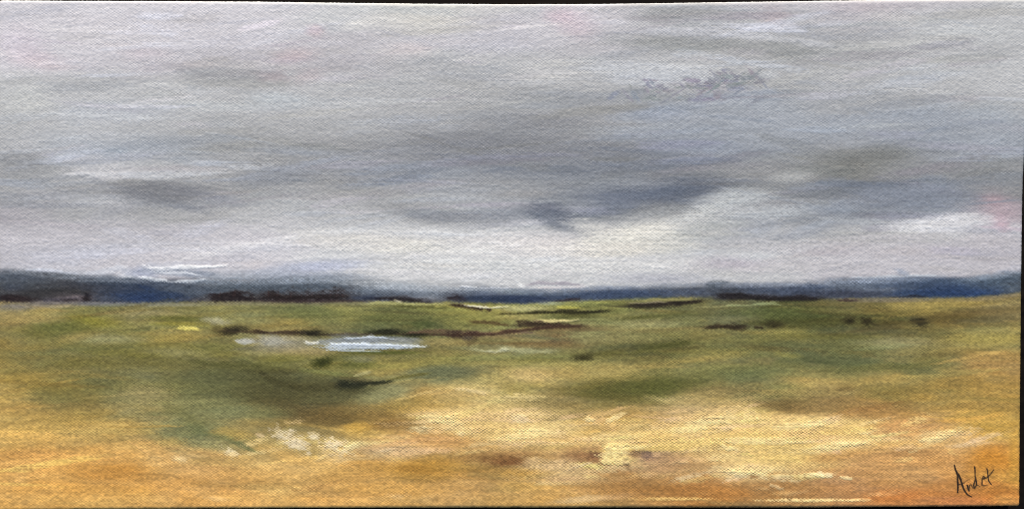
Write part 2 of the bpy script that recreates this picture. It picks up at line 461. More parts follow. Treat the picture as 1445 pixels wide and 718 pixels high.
# visible brushwork: long, nearly level, bristled strokes of lighter and darker grey
rk = random.Random(17)
for k in range(420):
    x, y = rk.uniform(0, 1440), rk.uniform(8, 388)
    i, j = int(np.searchsorted(py1, y)), int(np.searchsorted(px1, x))
    base = C[min(i, NY - 1), min(j, NX - 1)].copy()
    f = rk.choice((rk.uniform(.88, .97), rk.uniform(1.03, 1.12)))
    tint = rk.choice(((0, 0, 0), (-3, 0, 5), (3, -1, 3), (2, 1, -3), (-4, -1, 4)))
    dab(x, y, rk.uniform(18, 95), rk.uniform(1.5, 7), np.clip(base * f + np.array(tint, f4), 60, 232), rk.uniform(.35, .75),
        rk.gauss(-2, 6), .5, .8, rk.uniform(.2, .5) if f < 1 and rk.random() < .6 else 0., .12 if f > 1 else 0., bristle=rk.uniform(.3, 1))
# the darkest banks, gone over once more
dab(775, 297, 28, 11, (88, 94, 108), .7, 8, .9, .8, .2)
dab(760, 300, 30, 5, (104, 110, 122), .5, 4, .9, .8, .2, bristle=.5)
dab(786, 312, 26, 8, (108, 114, 126), .6, 20, .7, .6)
dab(962, 267, 56, 14, (88, 94, 107), .7, -8, .6, .7, .15, bristle=.4)
dab(880, 277, 50, 14, (100, 107, 122), .6, -10, .7, .7, .15, bristle=.4)
dab(228, 272, 62, 12, (116, 117, 122), .75, 3, .6, .6, .22, bristle=.4)
dab(28, 228, 34, 14, (136, 137, 140), .6, 5, .8, .6, .25)
dab(615, 303, 45, 7, (130, 134, 142), .65, 4, .6, .6, .2, bristle=.4)
dab(395, 247, 50, 11, (132, 135, 142), .6, -8, .7, .6, .2, bristle=.4)
dab(1215, 224, 72, 15, (116, 117, 115), .6, -8, .7, .6, .35)
dab(1280, 276, 75, 14, (122, 128, 141), .6, -2, .6, .6, .1, bristle=.4)
dab(965, 62, 95, 8, (148, 149, 149), .7, 2, .6, .6, .3, bristle=.4)
dab(1110, 71, 42, 11, (146, 147, 147), .65, 6, .6, .6, .3)
dab(965, 20, 58, 10, (150, 150, 152), .6, -3, .7, .6, .35)
dab(970, 44, 66, 6, (190, 190, 197), .7, 1, .5, .6, 0, .15, bristle=.5)
dab(1062, 50, 36, 5, (193, 193, 198), .7, 4, .5, .6, 0, .15, bristle=.5)
dab(925, 102, 85, 11, (186, 188, 194), .65, 4, .6, .6, 0, .15, bristle=.6)
dab(330, 108, 70, 10, (156, 156, 158), .6, 2, .7, .7, .42)
rq = random.Random(3)
for cx, cy, sx, sy, n in [(1035, 112, 22, 6, 26), (1000, 122, 24, 5, 18), (965, 126, 26, 5, 14), (930, 124, 10, 5, 7), (1060, 108, 12, 7, 8), (1010, 138, 45, 5, 14), (905, 132, 20, 5, 6)]:
    for k in range(n):
        dab(rq.gauss(cx, sx), rq.gauss(cy, sy), rq.uniform(4, 14), rq.uniform(1.4, 3.4), (130 + rq.uniform(-6, 10), 132 + rq.uniform(-6, 10), 140 + rq.uniform(-4, 12)),
               .66, rq.choice((-38, -30, -8, 0, 4, 50)), .5, .7, .52)
# pale gaps opened in the dark bank, and a whiter glow over the horizon
for x, y, rx, ry, a, c, al in [(820, 290, 26, 6, -6, (146, 149, 156), .6), (905, 262, 50, 5, -4, (134, 138, 146), .6), (850, 258, 60, 7, 0, (142, 145, 150), .55), (930, 300, 40, 6, -8, (158, 160, 162), .6),
                               (1010, 277, 34, 7, -16, (170, 173, 176), .7), (1020, 292, 44, 11, -14, (182, 184, 187), .7), (975, 312, 50, 9, -14, (196, 195, 194), .65), (720, 262, 60, 6, 3, (150, 152, 156), .5),
                               (540, 378, 90, 9, 0, (214, 211, 212), .6), (650, 384, 100, 9, 0, (214, 212, 214), .6), (780, 376, 110, 10, 0, (216, 213, 212), .65), (900, 372, 90, 9, 0, (208, 206, 206), .6),
                               (700, 356, 120, 7, 0, (220, 216, 214), .55), (590, 330, 70, 9, 4, (206, 205, 206), .5), (880, 330, 46, 9, -14, (226, 222, 214), .7), (918, 342, 40, 12, 0, (220, 216, 208), .6),
                               (1060, 300, 60, 10, -6, (184, 186, 190), .55), (1340, 316, 56, 8, -4, (216, 214, 218), .6), (1180, 350, 110, 8, 0, (188, 183, 188), .5)]:
    dab(x, y, rx, ry, c, al, a, .9, .8, 0, .12, bristle=.5)
# a thin lilac white veil drawn over the whole sky
veil = (.05 + .06 * (n_str + .5) * sstep(420, 380, PY))[..., None]
C = C * (1 - veil) + np.array([212, 207, 216], f4) * veil
# the bright break under the clouds
for x, y, rx, ry, a, c in [(470, 333, 60, 9, 3, (208, 205, 204)), (540, 345, 70, 11, 0, (216, 212, 208)), (590, 348, 45, 8, -4, (220, 217, 212)), (640, 352, 60, 9, 0, (212, 210, 208)),
                           (690, 340, 60, 10, -3, (212, 208, 208)), (762, 346, 56, 11, -2, (222, 217, 217)), (800, 352, 60, 8, 0, (218, 214, 212)), (860, 338, 50, 12, -6, (220, 216, 209)),
                           (905, 330, 40, 10, -8, (224, 220, 212)), (930, 322, 26, 5, -10, (226, 222, 216)), (880, 352, 70, 9, -2, (216, 211, 204)), (700, 375, 160, 8, 0, (208, 208, 208)),
                           (1010, 290, 34, 7, -22, (186, 188, 190)), (1050, 282, 40, 7, -8, (184, 187, 190)), (1310, 318, 50, 8, -3, (216, 214, 217)), (1350, 310, 40, 8, -8, (208, 206, 210)),
                           (1230, 338, 90, 6, -3, (186, 182, 186)), (330, 350, 90, 5, 1, (202, 200, 206)), (1120, 375, 120, 8, -2, (190, 186, 190)), (945, 345, 40, 12, 4, (206, 204, 200)), (975, 305, 34, 8, -14, (196, 196, 196)), (1090, 300, 50, 8, -4, (178, 181, 186)), (835, 322, 34, 10, 10, (208, 205, 202)), (1400, 340, 50, 10, 0, (190, 185, 190)), (1090, 345, 70, 9, 0, (184, 182, 186))]:
    dab(x, y, rx, ry, c, .7, a, .7, .7, 0, .15, bristle=.5)
# pinks along the top
dab(812, 33, 30, 17, (208, 180, 192), 0.34, 20, .9, .6)
dab(790, 22, 18, 8, (206, 178, 190), 0.31, 0, .9, .5)
dab(55, 85, 34, 11, (210, 186, 194), 0.37, 8, .9, .6)
dab(30, 65, 30, 20, (206, 194, 206), .5, 0, .9, .5)
dab(25, 40, 30, 10, (208, 200, 208), .5, 0, .9, .5)
dab(415, 78, 26, 9, (192, 164, 170), 0.34, -6, .9, .6)
dab(445, 43, 11, 7, (198, 166, 176), 0.37, 0, .9, .6)
dab(435, 108, 22, 9, (178, 158, 164), 0.34, -10, .9, .6)
dab(385, 108, 20, 7, (168, 154, 160), .5, 0, .9, .6)
dab(575, 70, 28, 8, (202, 190, 192), .5, 0, .9, .5)
dab(600, 30, 70, 10, (206, 200, 196), .4, 0, .9, .5)
dab(205, 75, 30, 9, (202, 190, 198), .5, 0, .9, .5)
dab(700, 60, 60, 14, (190, 190, 202), .4, 0, .9, .5)
dab(520, 95, 60, 10, (172, 168, 172), .5, 0, .9, .5, .2)
dab(630, 105, 90, 12, (166, 166, 170), .5, 4, .9, .5, .25)
dab(690, 168, 45, 14, (146, 148, 154), .6, 0, .9, .5, .35)
# low haze over the hills
dab(440, 377, 62, 9, (172, 178, 204), .65, -4, .8, .5)
dab(385, 383, 40, 8, (176, 181, 196), .6, -10, .8, .5)
dab(430, 390, 70, 6, (150, 157, 172), .6, 0, .8, .5)
dab(330, 385, 60, 7, (176, 179, 190), .5, 0, .9, .5)
dab(100, 384, 60, 4, (162, 166, 176), .6, 3, .8, .5)
dab(60, 374, 70, 6, (182, 182, 192), .5, 0, .9, .5)
dab(1030, 370, 40, 8, (176, 168, 180), .5, 4, .9, .5)
dab(930, 393, 60, 7, (166, 166, 178), .6, 0, .9, .5)
line([(30, 380, 2), (80, 383, 1.6), (120, 389, 1)], (204, 208, 222), .7, .6, .5, .2, .2)
line([(112, 388, 2), (140, 384, 5), (170, 378, 5), (186, 388, 5), (160, 393, 4)], (200, 202, 212), .7, .8, .6, 0, .2)
dab(205, 384, 22, 8, (150, 158, 182), .7, -4, .8, .5)
line([(200, 375, 2.4), (222, 379, 3.6), (255, 377.5, 3), (300, 376, 1.6), (330, 375, 1)], (246, 245, 247), 1., .4, .4, .05, .6)
dab(262, 385, 45, 5, (132, 140, 156), .8, 3, .6, .6, .25)
line([(214, 383, 1.4), (235, 385, 1.8), (262, 385, 1.2), (290, 389, 1)], (224, 227, 236), .85, .5, .6, .35, .3)
line([(190, 390, 2), (215, 395, 3), (240, 397.5, 2.4), (275, 396, 3.2), (300, 392, 2)], (228, 231, 238), .95, .5, .5, .1, .5)
line([(170, 394, 1.2), (184, 391, 1.6), (200, 396, 1)], (205, 208, 214), .8, .5, .6, .3, .3)
dab(330, 391, 40, 5, (160, 165, 176), .6, 0, .8, .6, .25)
dab(290, 400, 40, 4, (140, 148, 160), .5, 3, .8, .6, .25)
# ---- hills: ridges, mist and the brown tree line
dab(30, 393, 50, 9, (73, 81, 94), .6, 2, .8, .6, .2)
dab(20, 405, 16, 5, (60, 69, 89), .6, 0, .8, .5)
dab(95, 392, 50, 5, (96, 100, 106), .6, 6, .8, .5)
dab(90, 410, 60, 10, (54, 52, 54), .7, 0, .7, .5)
dab(22, 421, 24, 5, (38, 27, 27), .85, 4, .6, .6)
dab(100, 420, 24, 6, (120, 108, 112), .7, 0, .7, .6, .3)
dab(75, 426, 34, 4, (78, 74, 86), .7, -4, .6, .5)
dab(98, 424, 16, 2.4, (50, 42, 44), .8, 0, .6, .6)
dab(20, 433, 26, 5, (116, 112, 104), .7, 0, .8, .5)
dab(65, 432, 40, 3, (150, 140, 124), .6, 0, .8, .5)
line([(121, 411, 3.9), (122, 420, 5.9), (123, 426, 5.2)], (25, 17, 17), .86, .9, .7, 0, .2, ('shrub', None, 'small dark brown upright bush at the foot of the left hill'))
dab(120, 403, 50, 6, (52, 50, 54), .5, 0, .8, .6)
dab(165, 398, 45, 6, (54, 64, 78), .7, 0, .7, .6, .2, part=('hill_crest', HILL, 'dark blue hill crest left of the middle'), level=.5)
dab(205, 417, 55, 9, (32, 50, 83), .7, 0, .8, .5)
dab(185, 407, 50, 8, (42, 54, 75), .6, 0, .8, .5)
line([(190, 401, 2), (215, 407, 3), (240, 413, 3), (265, 419, 2.5)], (34, 48, 75), .75, .6, .5)
dab(245, 405, 30, 4, (83, 95, 112), .6, 14, .8, .6, .25)
dab(275, 410, 30, 6, (77, 87, 102), .6, 6, .8, .6, .25)
dab(140, 429, 40, 3, (110, 112, 124), .6, 0, .7, .5, .2)
dab(220, 430, 80, 2.5, (150, 146, 120), .6, 0, .7, .6, .3)
dab(310, 410, 60, 9, (78, 88, 100), .6, 0, .9, .6, .2)
dab(420, 398, 90, 6, (92, 104, 118), .5, 0, .9, .6, .2)
dab(430, 406, 70, 6, (70, 80, 94), .6, 0, .8, .6, .2)
line([(292, 418, 3.9), (316, 418, 5.7), (342, 419, 4.4), (362, 421, 3.9)], (32, 23, 23), .92, .5, .8, .18, .25, ('tree_line', None, 'left stretch of the dark brown tree line below the hills'))
line([(360, 420, 3.9), (388, 417, 7.2), (402, 421, 5.2), (432, 415, 9.1), (446, 418, 6.5), (478, 415, 7.8), (500, 418, 3.9)], (32, 23, 21), .92, .5, .9, .15, .25, ('tree_line', None, 'longest and darkest brown stretch of the tree line'))
for x, h in [(378, 10), (391, 12), (432, 14), (440, 9), (466, 10), (476, 12), (484, 8), (410, 7), (424, 9), (330, 9), (309, 8)]:
    line([(x, 419, 1.9), (x + 2, 419 - h, .7)], (50, 36, 34), .7, .5, .8, .2)
dab(430, 425, 80, 2.5, (56, 42, 42), .7, 0, .6, .6, .2)
line([(505, 420, 2.1), (545, 420, 3.1), (575, 420, 4.9), (600, 424, 3.1), (622, 424, 3.1)], (32, 25, 26), .92, .5, .8, .2, .2, ('tree_line', None, 'thin brown stretch of tree line above the pond'))
dab(520, 414, 30, 5, (64, 73, 89), .5, 0, .8, .6, .2)
dab(515, 420, 20, 3, (56, 67, 91), .6, 0, .7, .5)
dab(555, 405, 35, 6, (152, 162, 176), .6, 0, .8, .6, .25)
dab(590, 414, 40, 6, (108, 117, 132), .6, 0, .8, .7, .35)
dab(610, 422, 16, 5, (136, 140, 150), .5, 0, .8, .7, .35)
line([(628, 420, 3.4), (645, 419.5, 5.7), (662, 421, 3.4)], (36, 26, 28), .86, .9, .8, .2, .2, ('shrub', None, 'small brown bush clump where the blue hills begin, right of the tree line'))
dab(695, 421, 36, 5, (32, 44, 66), .7, 0, .7, .6)
dab(680, 411, 40, 5, (89, 100, 118), .6, 0, .8, .6, .3)
dab(735, 422, 30, 6, (40, 54, 80), .7, 0, .7, .6)
dab(735, 413, 34, 4, (120, 130, 134), .6, 4, .8, .6, .25)
line([(738, 403, 1.3), (760, 399.5, 2), (800, 400, 2.4), (826, 402, 1.5)], (158, 152, 162), .8, .6, .5, 0, .1)
line([(755, 406, 1.2), (790, 406.5, 1.8), (830, 405, 1)], (214, 206, 208), .8, .6, .5, .2, .25)
dab(735, 403, 5, 3, (238, 237, 238), .8, 30, .8, .8, .25, .5)
line([(650, 404, 1), (662, 405, 1.5), (676, 406, 1)], (222, 224, 232), .7, .6, .6, .3, .5)
line([(672, 406, 1), (700, 406, 1.2), (722, 405, .8)], (208, 210, 220), .7, .6, .6, .25, .3)
dab(790, 418, 50, 6, (54, 67, 89), .5, 0, .8, .6)
dab(870, 415, 70, 7, (54, 69, 96), .6, -2, .8, .6)
line([(780, 425, 1.2), (800, 423, 1.8), (822, 421.5, 1.2)], (46, 38, 44), .8, .6, .6, .1)
dab(1012, 402, 16, 5, (68, 76, 86), .7, -4, .7, .7, .1)
dab(1000, 410, 60, 6, (69, 77, 92), .5, 0, .9, .6, .2)
dab(1120, 409, 60, 7, (56, 67, 89), .5, 0, .8, .6)
dab(1150, 404, 22, 3, (62, 73, 95), .7, 0, .7, .6)
dab(1190, 414, 60, 5, (50, 56, 72), .6, 0, .8, .6)
dab(1220, 402, 40, 6, (100, 111, 127), .6, 0, .9, .6, .2)
line([(1195, 391.5, 1), (1230, 391, 1.5), (1290, 389, 1.3), (1340, 390, 1)], (190, 196, 206), .7, .6, .5, .2, .2)
dab(1272, 383, 10, 4, (141, 151, 170), .6, 20, .8, .6)
dab(1320, 400, 50, 8, (50, 67, 93), .6, 0, .8, .6, .2)
dab(1360, 411, 55, 7, (31, 54, 91), .7, 0, .8, .6)
dab(1310, 413, 45, 5, (34, 54, 85), .6, 0, .8, .6)
dab(1370, 398, 40, 6, (77, 92, 109), .5, 0, .9, .6, .2)
dab(1415, 395, 30, 6, (71, 85, 100), .6, -12, .9, .6, .2)
dab(1425, 408, 14, 6, (96, 104, 108), .5, 0, .9, .6)
for x, y, rx, ry, a, c in [(420, 396, 70, 4, -3, (150, 158, 172)), (540, 401, 60, 4, 3, (176, 180, 186)), (600, 407, 60, 4, 2, (160, 166, 176)), (680, 408, 40, 3, 2, (170, 175, 184)),
                           (850, 406, 60, 3, -2, (140, 148, 164)), (960, 402, 50, 3, -2, (130, 136, 150)), (1080, 402, 60, 3, 0, (140, 148, 164)), (1180, 398, 50, 4, -3, (132, 142, 160)),
                           (1250, 396, 50, 4, -2, (140, 150, 168)), (1400, 390, 40, 4, -8, (120, 132, 148)), (60, 386, 50, 3, 3, (120, 126, 136)), (150, 394, 50, 4, 2, (128, 134, 146)),
                           (330, 397, 50, 4, 0, (128, 138, 152)), (480, 412, 60, 4, 0, (104, 112, 124)), (770, 412, 50, 4, 0, (120, 130, 146))]:
    dab(x, y, rx, ry, c, .6, a, .9, .8, .35, .1, bristle=.7)
for x, y, rx, ry, a, c in [(40, 402, 45, 6, 2, (66, 70, 76)), (80, 413, 45, 5, -2, (48, 46, 46)), (150, 407, 40, 5, 3, (58, 62, 74)), (260, 406, 40, 6, 4, (76, 82, 94)),
                           (1190, 416, 50, 4, 0, (58, 60, 72)), (1340, 410, 60, 7, -2, (44, 60, 92)), (1290, 404, 50, 5, 0, (66, 78, 100)), (1400, 402, 40, 6, -6, (72, 84, 100)),
                           (920, 414, 60, 5, 0, (60, 72, 94)), (730, 421, 50, 4, 0, (44, 54, 76)), (390, 406, 70, 5, 0, (72, 80, 90)), (60, 429, 50, 3, -3, (128, 120, 112)), (180, 429, 60, 2.6, 0, (104, 104, 110)),
                           (330, 428, 70, 2.6, 0, (122, 116, 92)), (470, 429, 50, 2.6, 0, (128, 122, 92)), (1250, 424, 70, 3, 0, (120, 108, 84)), (1400, 420, 40, 3, -6, (140, 126, 98))]:
    dab(x, y, rx, ry, c, .6, a, .8, .8, .3, .05, bristle=.6)
# right hedge and dark thin lines under the hills
line([(1000, 421, 3.1), (1025, 417.5, 5.5), (1055, 419, 4.7), (1085, 421.5, 3.1), (1130, 421.5, 3.4), (1170, 421, 2.1)], (26, 20, 20), .86, .9, .7, .1, .25, ('hedge', None, 'long thin dark hedge under the hills, right of the middle'))
line([(880, 428, 3.1), (894, 431, 4.4), (920, 430, 3.9), (950, 427.5, 4.7), (975, 426, 3.4), (1000, 422, 2.6)], (31, 23, 18), .86, .9, .8, .12, .25, ('hedge', None, 'ragged brown hedge in front of the blue hills'))
line([(893, 424.5, 1.6), (930, 423, 2.2), (985, 421, 1.8)], (150, 142, 92), .75, .6, .6, .25, .2)
line([(882, 427, .9), (905, 427.5, 1.4), (945, 425.5, 1)], (150, 138, 112), .7, .6, .7, .3, .2)
line([(1180, 423.5, 1.4), (1212, 423, 2)], (60, 42, 40), .85, .6, .7, .2, .2)
line([(1250, 418.5, .9), (1310, 418, 1.2)], (34, 36, 44), .8, .6, .5)
dab(1250, 423, 60, 2.6, (118, 110, 96), .6, 0, .8, .6, .25)
# ---- small dry touches of neighbouring colour, as a worked brush leaves them
rs = random.Random(5)
for k in range(800):
    x = rs.uniform(0, 1440)
    y = rs.uniform(432, 712) if rs.random() < .72 else rs.uniform(10, 385)
    i, j = int(np.searchsorted(py1, y)), int(np.searchsorted(px1, x))
    base = C[min(i, NY - 1), min(j, NX - 1)].copy()
    low = y > 425
    f = rs.uniform(.84, 1.16) if low else rs.uniform(.92, 1.08)
    warm = rs.uniform(-7, 7) if low else rs.uniform(-3, 3)
    far = (y - 425) / 290 if low else .7
    dab(x, y, rs.uniform(10, 46), rs.uniform(1.5, 3 + 6 * far), np.clip(base * f + np.array([warm, 0, -warm], f4), 8, 246),
        rs.uniform(.3, .55), rs.uniform(-7, 5), .9, .9, rs.uniform(.25, .5), rs.uniform(0, .15) if f > 1 else 0)
line([(300, 520, 6), (380, 530, 10), (440, 545, 12), (520, 552, 9), (570, 545, 4)], (84, 82, 48), .35, 1.1, .6, .1)
line([(1000, 437, 5), (1080, 440, 8), (1150, 446, 9), (1230, 450, 7), (1300, 450, 4)], (76, 82, 42), .45, 1.1, .6, .1)
line([(1020, 528, 6), (1080, 518, 9), (1150, 508, 8), (1240, 514, 6), (1310, 520, 4)], (88, 94, 58), .45, 1.1, .6, .1)
line([(820, 556, 6), (880, 550, 9), (950, 542, 9), (1020, 534, 6)], (78, 78, 38), .5, 1.1, .6, .15)
line([(60, 480, 6), (150, 490, 9), (260, 492, 9), (350, 500, 5)], (112, 108, 54), .35, 1.1, .6, .1)
line([(700, 430, 3), (760, 470, 3), (800, 476, 3)], (120, 100, 64), .3, 1.1, .6, .1)
for P, c, al in [([(330, 500, 8), (480, 512, 9), (620, 508, 7), (760, 508, 7), (900, 500, 9)], (112, 110, 58), .38), ([(860, 476, 10), (1000, 490, 14), (1150, 490, 14), (1300, 488, 10)], (104, 106, 60), .42),
                 ([(880, 530, 9), (1000, 524, 11), (1120, 520, 10), (1260, 524, 8)], (104, 104, 60), .42), ([(20, 470, 10), (140, 480, 13), (270, 490, 12), (360, 500, 10)], (116, 112, 56), .35),
                 ([(380, 445, 8), (520, 446, 9), (640, 450, 8), (800, 464, 7)], (118, 116, 62), .35), ([(70, 535, 10), (200, 545, 16), (320, 556, 16), (420, 560, 12)], (106, 104, 60), .4)]:
    line(P, c, al, 1.1, .7, .12)
# level bristle strokes across the grass
rm = random.Random(23)
for k in range(330):
    x = rm.uniform(0, 1440)
    y = 430 + 285 * rm.random() ** 1.25
    i, j = int(np.searchsorted(py1, y)), int(np.searchsorted(px1, x))
    base = C[min(i, NY - 1), min(j, NX - 1)].copy()
    far = (y - 425) / 290
    f = rm.choice((rm.uniform(.74, .92), rm.uniform(1.06, 1.2)))
    t3 = rm.choice(((0, 0, 0), (6, -2, -4), (-6, 2, 2), (4, 4, 0)))
    dab(x, y, rm.uniform(20, 80), rm.uniform(1.2, 3 + 5 * far), np.clip(base * f + np.array(t3, f4), 20, 240), rm.uniform(.3, .65),
        rm.gauss(-2, 5), .5, .8, rm.uniform(.25, .5), .1 if f > 1 else 0., bristle=rm.uniform(.3, 1))
# ---- meadow, far part
line([(1010, 433, 1.2), (1040, 430, 2.2), (1090, 428, 2.4), (1110, 430, 1.4)], (160, 168, 120), .7, .7, .6, .2, .2)
dab(1010, 434, 26, 3, (108, 100, 62), .5, 0, .8, .6)
line([(975, 433, 1), (1000, 433, 1.6), (1030, 431, 1)], (152, 148, 100), .6, .7, .6, .2)
line([(508, 430, 1), (535, 427.5, 1.8), (580, 430, 1.4), (640, 429, 1)], (176, 172, 112), .75, .6, .6, .2, .3)
line([(548, 432, 1), (600, 433.5, 1.6), (640, 434, 1)], (86, 84, 42), .7, .7, .6, .2)
line([(556, 424, 1), (568, 427, 1.4)], (200, 190, 150), .6, .6, .6, .2, .3)
line([(632, 430, 1.6), (660, 432, 2.6), (690, 436.5, 3.4), (682, 436, 2.6)], (44, 29, 23), .84, .9, .7, .15, .2, ('shrub', None, 'small brown strip of heather beside the white dashes under the hills'))
line([(652, 430, 1.5), (670, 431.5, 1.8), (682, 433.5, 1.6), (720, 432, 1.5)], (226, 220, 192), .9, .5, .7, .25, .5)
line([(700, 443, 1), (722, 443, 1.3), (745, 441, 1)], (72, 66, 34), .8, .6, .6, .1)
line([(726, 442, 1.6), (760, 440.5, 2.3), (790, 439.5, 3.4), (815, 441, 3.9), (832, 440, 2.6), (870, 438, 1.8)], (29, 26, 11), .84, .9, .7, .1, .2, ('bank', MEADOW, 'dark green black bank right of the middle below the hills'))
dab(810, 446, 34, 4, (74, 72, 34), .6, 0, .8, .6)
dab(740, 435, 36, 4, (184, 178, 126), .75, 0, .7, .6, .2)
dab(800, 433.5, 16, 2.2, (196, 188, 92), .75, 0, .6, .6, .2)
dab(775, 428, 18, 2.4, (160, 166, 146), .6, 0, .7, .6, .2)
dab(830, 428, 40, 3, (146, 150, 88), .5, 0, .8, .6)
dab(735, 447, 30, 3.4, (176, 162, 98), .6, 0, .8, .6, .15)
line([(745, 454, 1.4), (770, 453.5, 2.6), (800, 452, 2.2), (822, 450, 1.2)], (216, 200, 140), .92, .5, .6, .15, .5)
line([(720, 459, 2.6), (742, 456.5, 4.4), (775, 459, 3.9), (800, 459, 3.4), (830, 461, 2.1)], (46, 32, 23), .84, .9, .8, .15, .2, ('bank', MEADOW, 'brown bank below the cream dash right of the middle'))
line([(720, 467, 3), (740, 468, 2.4), (755, 469, 1)], (96, 78, 70), .7, .7, .7, .15)
dab(800, 463, 45, 4, (104, 82, 54), .6, 0, .8, .6, .15)
line([(660, 454, 1), (690, 455.5, 2), (722, 459, 2)], (80, 62, 36), .75, .7, .7, .1)
dab(855, 453, 40, 5, (140, 142, 96), .5, 0, .9, .6, .2)
dab(905, 448, 26, 2.4, (74, 72, 34), .7, -3, .7, .6)
dab(920, 446, 60, 4, (92, 92, 48), .5, -4, .8, .6)
dab(915, 458, 40, 5, (160, 156, 108), .5, 0, .9, .6, .2)
dab(960, 470, 60, 7, (158, 146, 86), .4, 0, .9, .6)
line([(990, 463, 1.8), (1020, 460, 3.4), (1045, 462, 4.2), (1060, 460, 2.1)], (40, 30, 18), .84, .9, .8, .15, .2, ('shrub', None, 'dark brown low bush right of the middle, under the long hedge'))
line([(1064, 461, 2), (1078, 462, 2.6)], (46, 36, 20), .85, .6, .7, .1, .2)
dab(1093, 457, 12, 5, (35, 27, 15), .9, 4, .9, .6, .2, .25, ('shrub', None, 'round dark bush right of the low brown bush'))
dab(1199, 452, 9, 4.5, (36, 30, 14), .9, -6, .9, .6, .1, .2, ('shrub', None, 'left of the two dim bushes standing close together on the right'))
dab(1223, 453, 9, 6, (44, 38, 18), .9, 8, .7, .7, .1, .2, ('shrub', None, 'right and paler of the two dim bushes standing close together'))
dab(1298, 454, 11, 6.5, (36, 32, 19), .9, 10, .9, .6, .22, .25, ('shrub', None, 'dark bush farthest to the right, alone on the olive slope'))
line([(1230, 455, 2.5), (1280, 455, 3), (1330, 447, 4), (1390, 446, 2)], (84, 72, 38), .55, .8, .6, .1)
dab(1370, 442, 50, 4, (104, 86, 50), .5, -2, .9, .6)
dab(1130, 453, 50, 8, (76, 76, 36), .6, 0, .9, .6, .1)
dab(1100, 442, 50, 8, (88, 94, 50), .5, 0, .9, .6)
dab(1115, 470, 30, 6, (146, 138, 76), .5, 0, .9, .7, .3)
dab(1170, 475, 70, 4, (96, 92, 44), .5, 0, .9, .5)
dab(1330, 430, 80, 4, (176, 154, 86), .5, -2, .9, .6, .25)
dab(1280, 440, 60, 5, (142, 122, 62), .4, 0, .9, .6, .2)
dab(1390, 478, 50, 7, (178, 160, 84), .5, 0, .9, .7, .3)
dab(1260, 484, 50, 7, (158, 150, 108), .5, 0, .9, .7, .35)
dab(1320, 492, 60, 5, (166, 146, 82), .4, -4, .9, .7, .35)
line([(1110, 493, 5), (1140, 500, 9), (1165, 506, 7), (1200, 508, 6), (1250, 508, 4)], (96, 100, 66), .7, .8, .5, 0, .1)
line([(1128, 503, 1.5), (1145, 509, 2.5), (1180, 512, 2.4)], (76, 80, 50), .6, .8, .5)
dab(1110, 501, 18, 4, (158, 148, 78), .5, 6, .8, .7, .35)
line([(1190, 518, 3), (1260, 520, 4), (1330, 512, 3)], (112, 108, 60), .5, .9, .5)
# left far meadow
dab(330, 452, 60, 4, (150, 148, 98), .4, 0, .9, .6, .2)
dab(90, 462, 45, 9, (98, 100, 48), .6, -4, .9, .6)
dab(130, 453, 30, 6, (140, 132, 48), .5, 10, .9, .6)
dab(245, 449, 42, 3.4, (96, 96, 42), .65, 3, .8, .6)
dab(250, 457, 40, 3, (150, 140, 56), .5, 2, .9, .6)
dab(205, 442, 60, 4, (164, 150, 104), .4, 0, .9, .6, .25)
line([(246, 463, 1), (260, 463.5, 2.2), (285, 465.5, 1.2)], (220, 204, 110), .9, .5, .5, .1, .5)
dab(250, 476, 40, 5, (172, 148, 78), .6, -2, .8, .6, .2)
dab(150, 478, 45, 6, (156, 150, 110), .6, 0, .9, .6, .2)
dab(100, 478, 30, 6, (158, 134, 74), .5, -12, .9, .6)
dab(305, 453, 17, 5, (176, 170, 140), .7, 8, .7, .7, .3, .2)
dab(40, 450, 40, 5, (174, 146, 86), .4, 0, .9, .6)
dab(250, 498, 40, 6, (154, 146, 98), .5, 2, .9, .6, .3)
dab(185, 500, 60, 6, (118, 112, 52), .5, 4, .9, .6)
dab(190, 520, 30, 9, (128, 122, 82), .5, 20, .9, .6, .2)
# shrub row behind the pond
line([(296, 464, 3), (318, 466, 5), (338, 465, 4)], (96, 86, 48), .7, .7, .8, .2, .2)
dab(330, 466, 17, 5.5, (40, 34, 19), .9, -6, .9, .6, .25, .3, ('shrub', None, 'dark brown shrub at the left end of the line behind the pond'))
line([(350, 468, 2.6), (380, 469, 3.1), (405, 468, 3.9), (430, 470, 3.9)], (57, 43, 26), .84, .9, .7, .12, .15, ('bank', MEADOW, 'brown bank line running left of the pond'))
line([(300, 467, 1.5), (400, 468.5, 2.2), (470, 472, 2.2), (540, 470, 2.6), (600, 471, 2.4), (650, 472, 3)], (62, 48, 32), .7, .7, .8, .12, .15)
line([(640, 473, 2.2), (690, 470, 2), (740, 464, 2.2), (790, 461, 2)], (72, 52, 40), .65, .7, .8, .15, .1)
dab(440, 470, 18, 4.6, (30, 27, 13), .9, 3, .9, .6, .18, .3, ('shrub', None, 'dark green shrub above the left tip of the pond'))
dab(490, 473, 24, 3, (92, 90, 84), .7, 0, .7, .6)
dab(545, 468.5, 21, 4.2, (30, 30, 13), .9, 0, .9, .6, .18, .3, ('shrub', None, 'dark green shrub directly behind the middle of the pond'))
dab(585, 472, 15, 3.4, (31, 30, 13), .9, 0, .8, .6, .08, .3, ('shrub', None, 'low flat dark green shrub just right of the pond'))
dab(595, 456, 16, 6, (74, 82, 44), .7, 0, .7, .6, .1)
dab(545, 450, 30, 7, (84, 88, 46), .5, 0, .9, .6, .15)
dab(435, 441, 55, 7, (104, 108, 62), .6, 0, .9, .6, .1)
dab(560, 452, 50, 2, (84, 80, 44), .5, 0, .9, .6)
line([(560, 470, 1.5), (600, 468, 2), (640, 469, 2.6), (690, 471, 2.4), (724, 469, 2)], (104, 80, 62), .7, .7, .6, .1, .15)
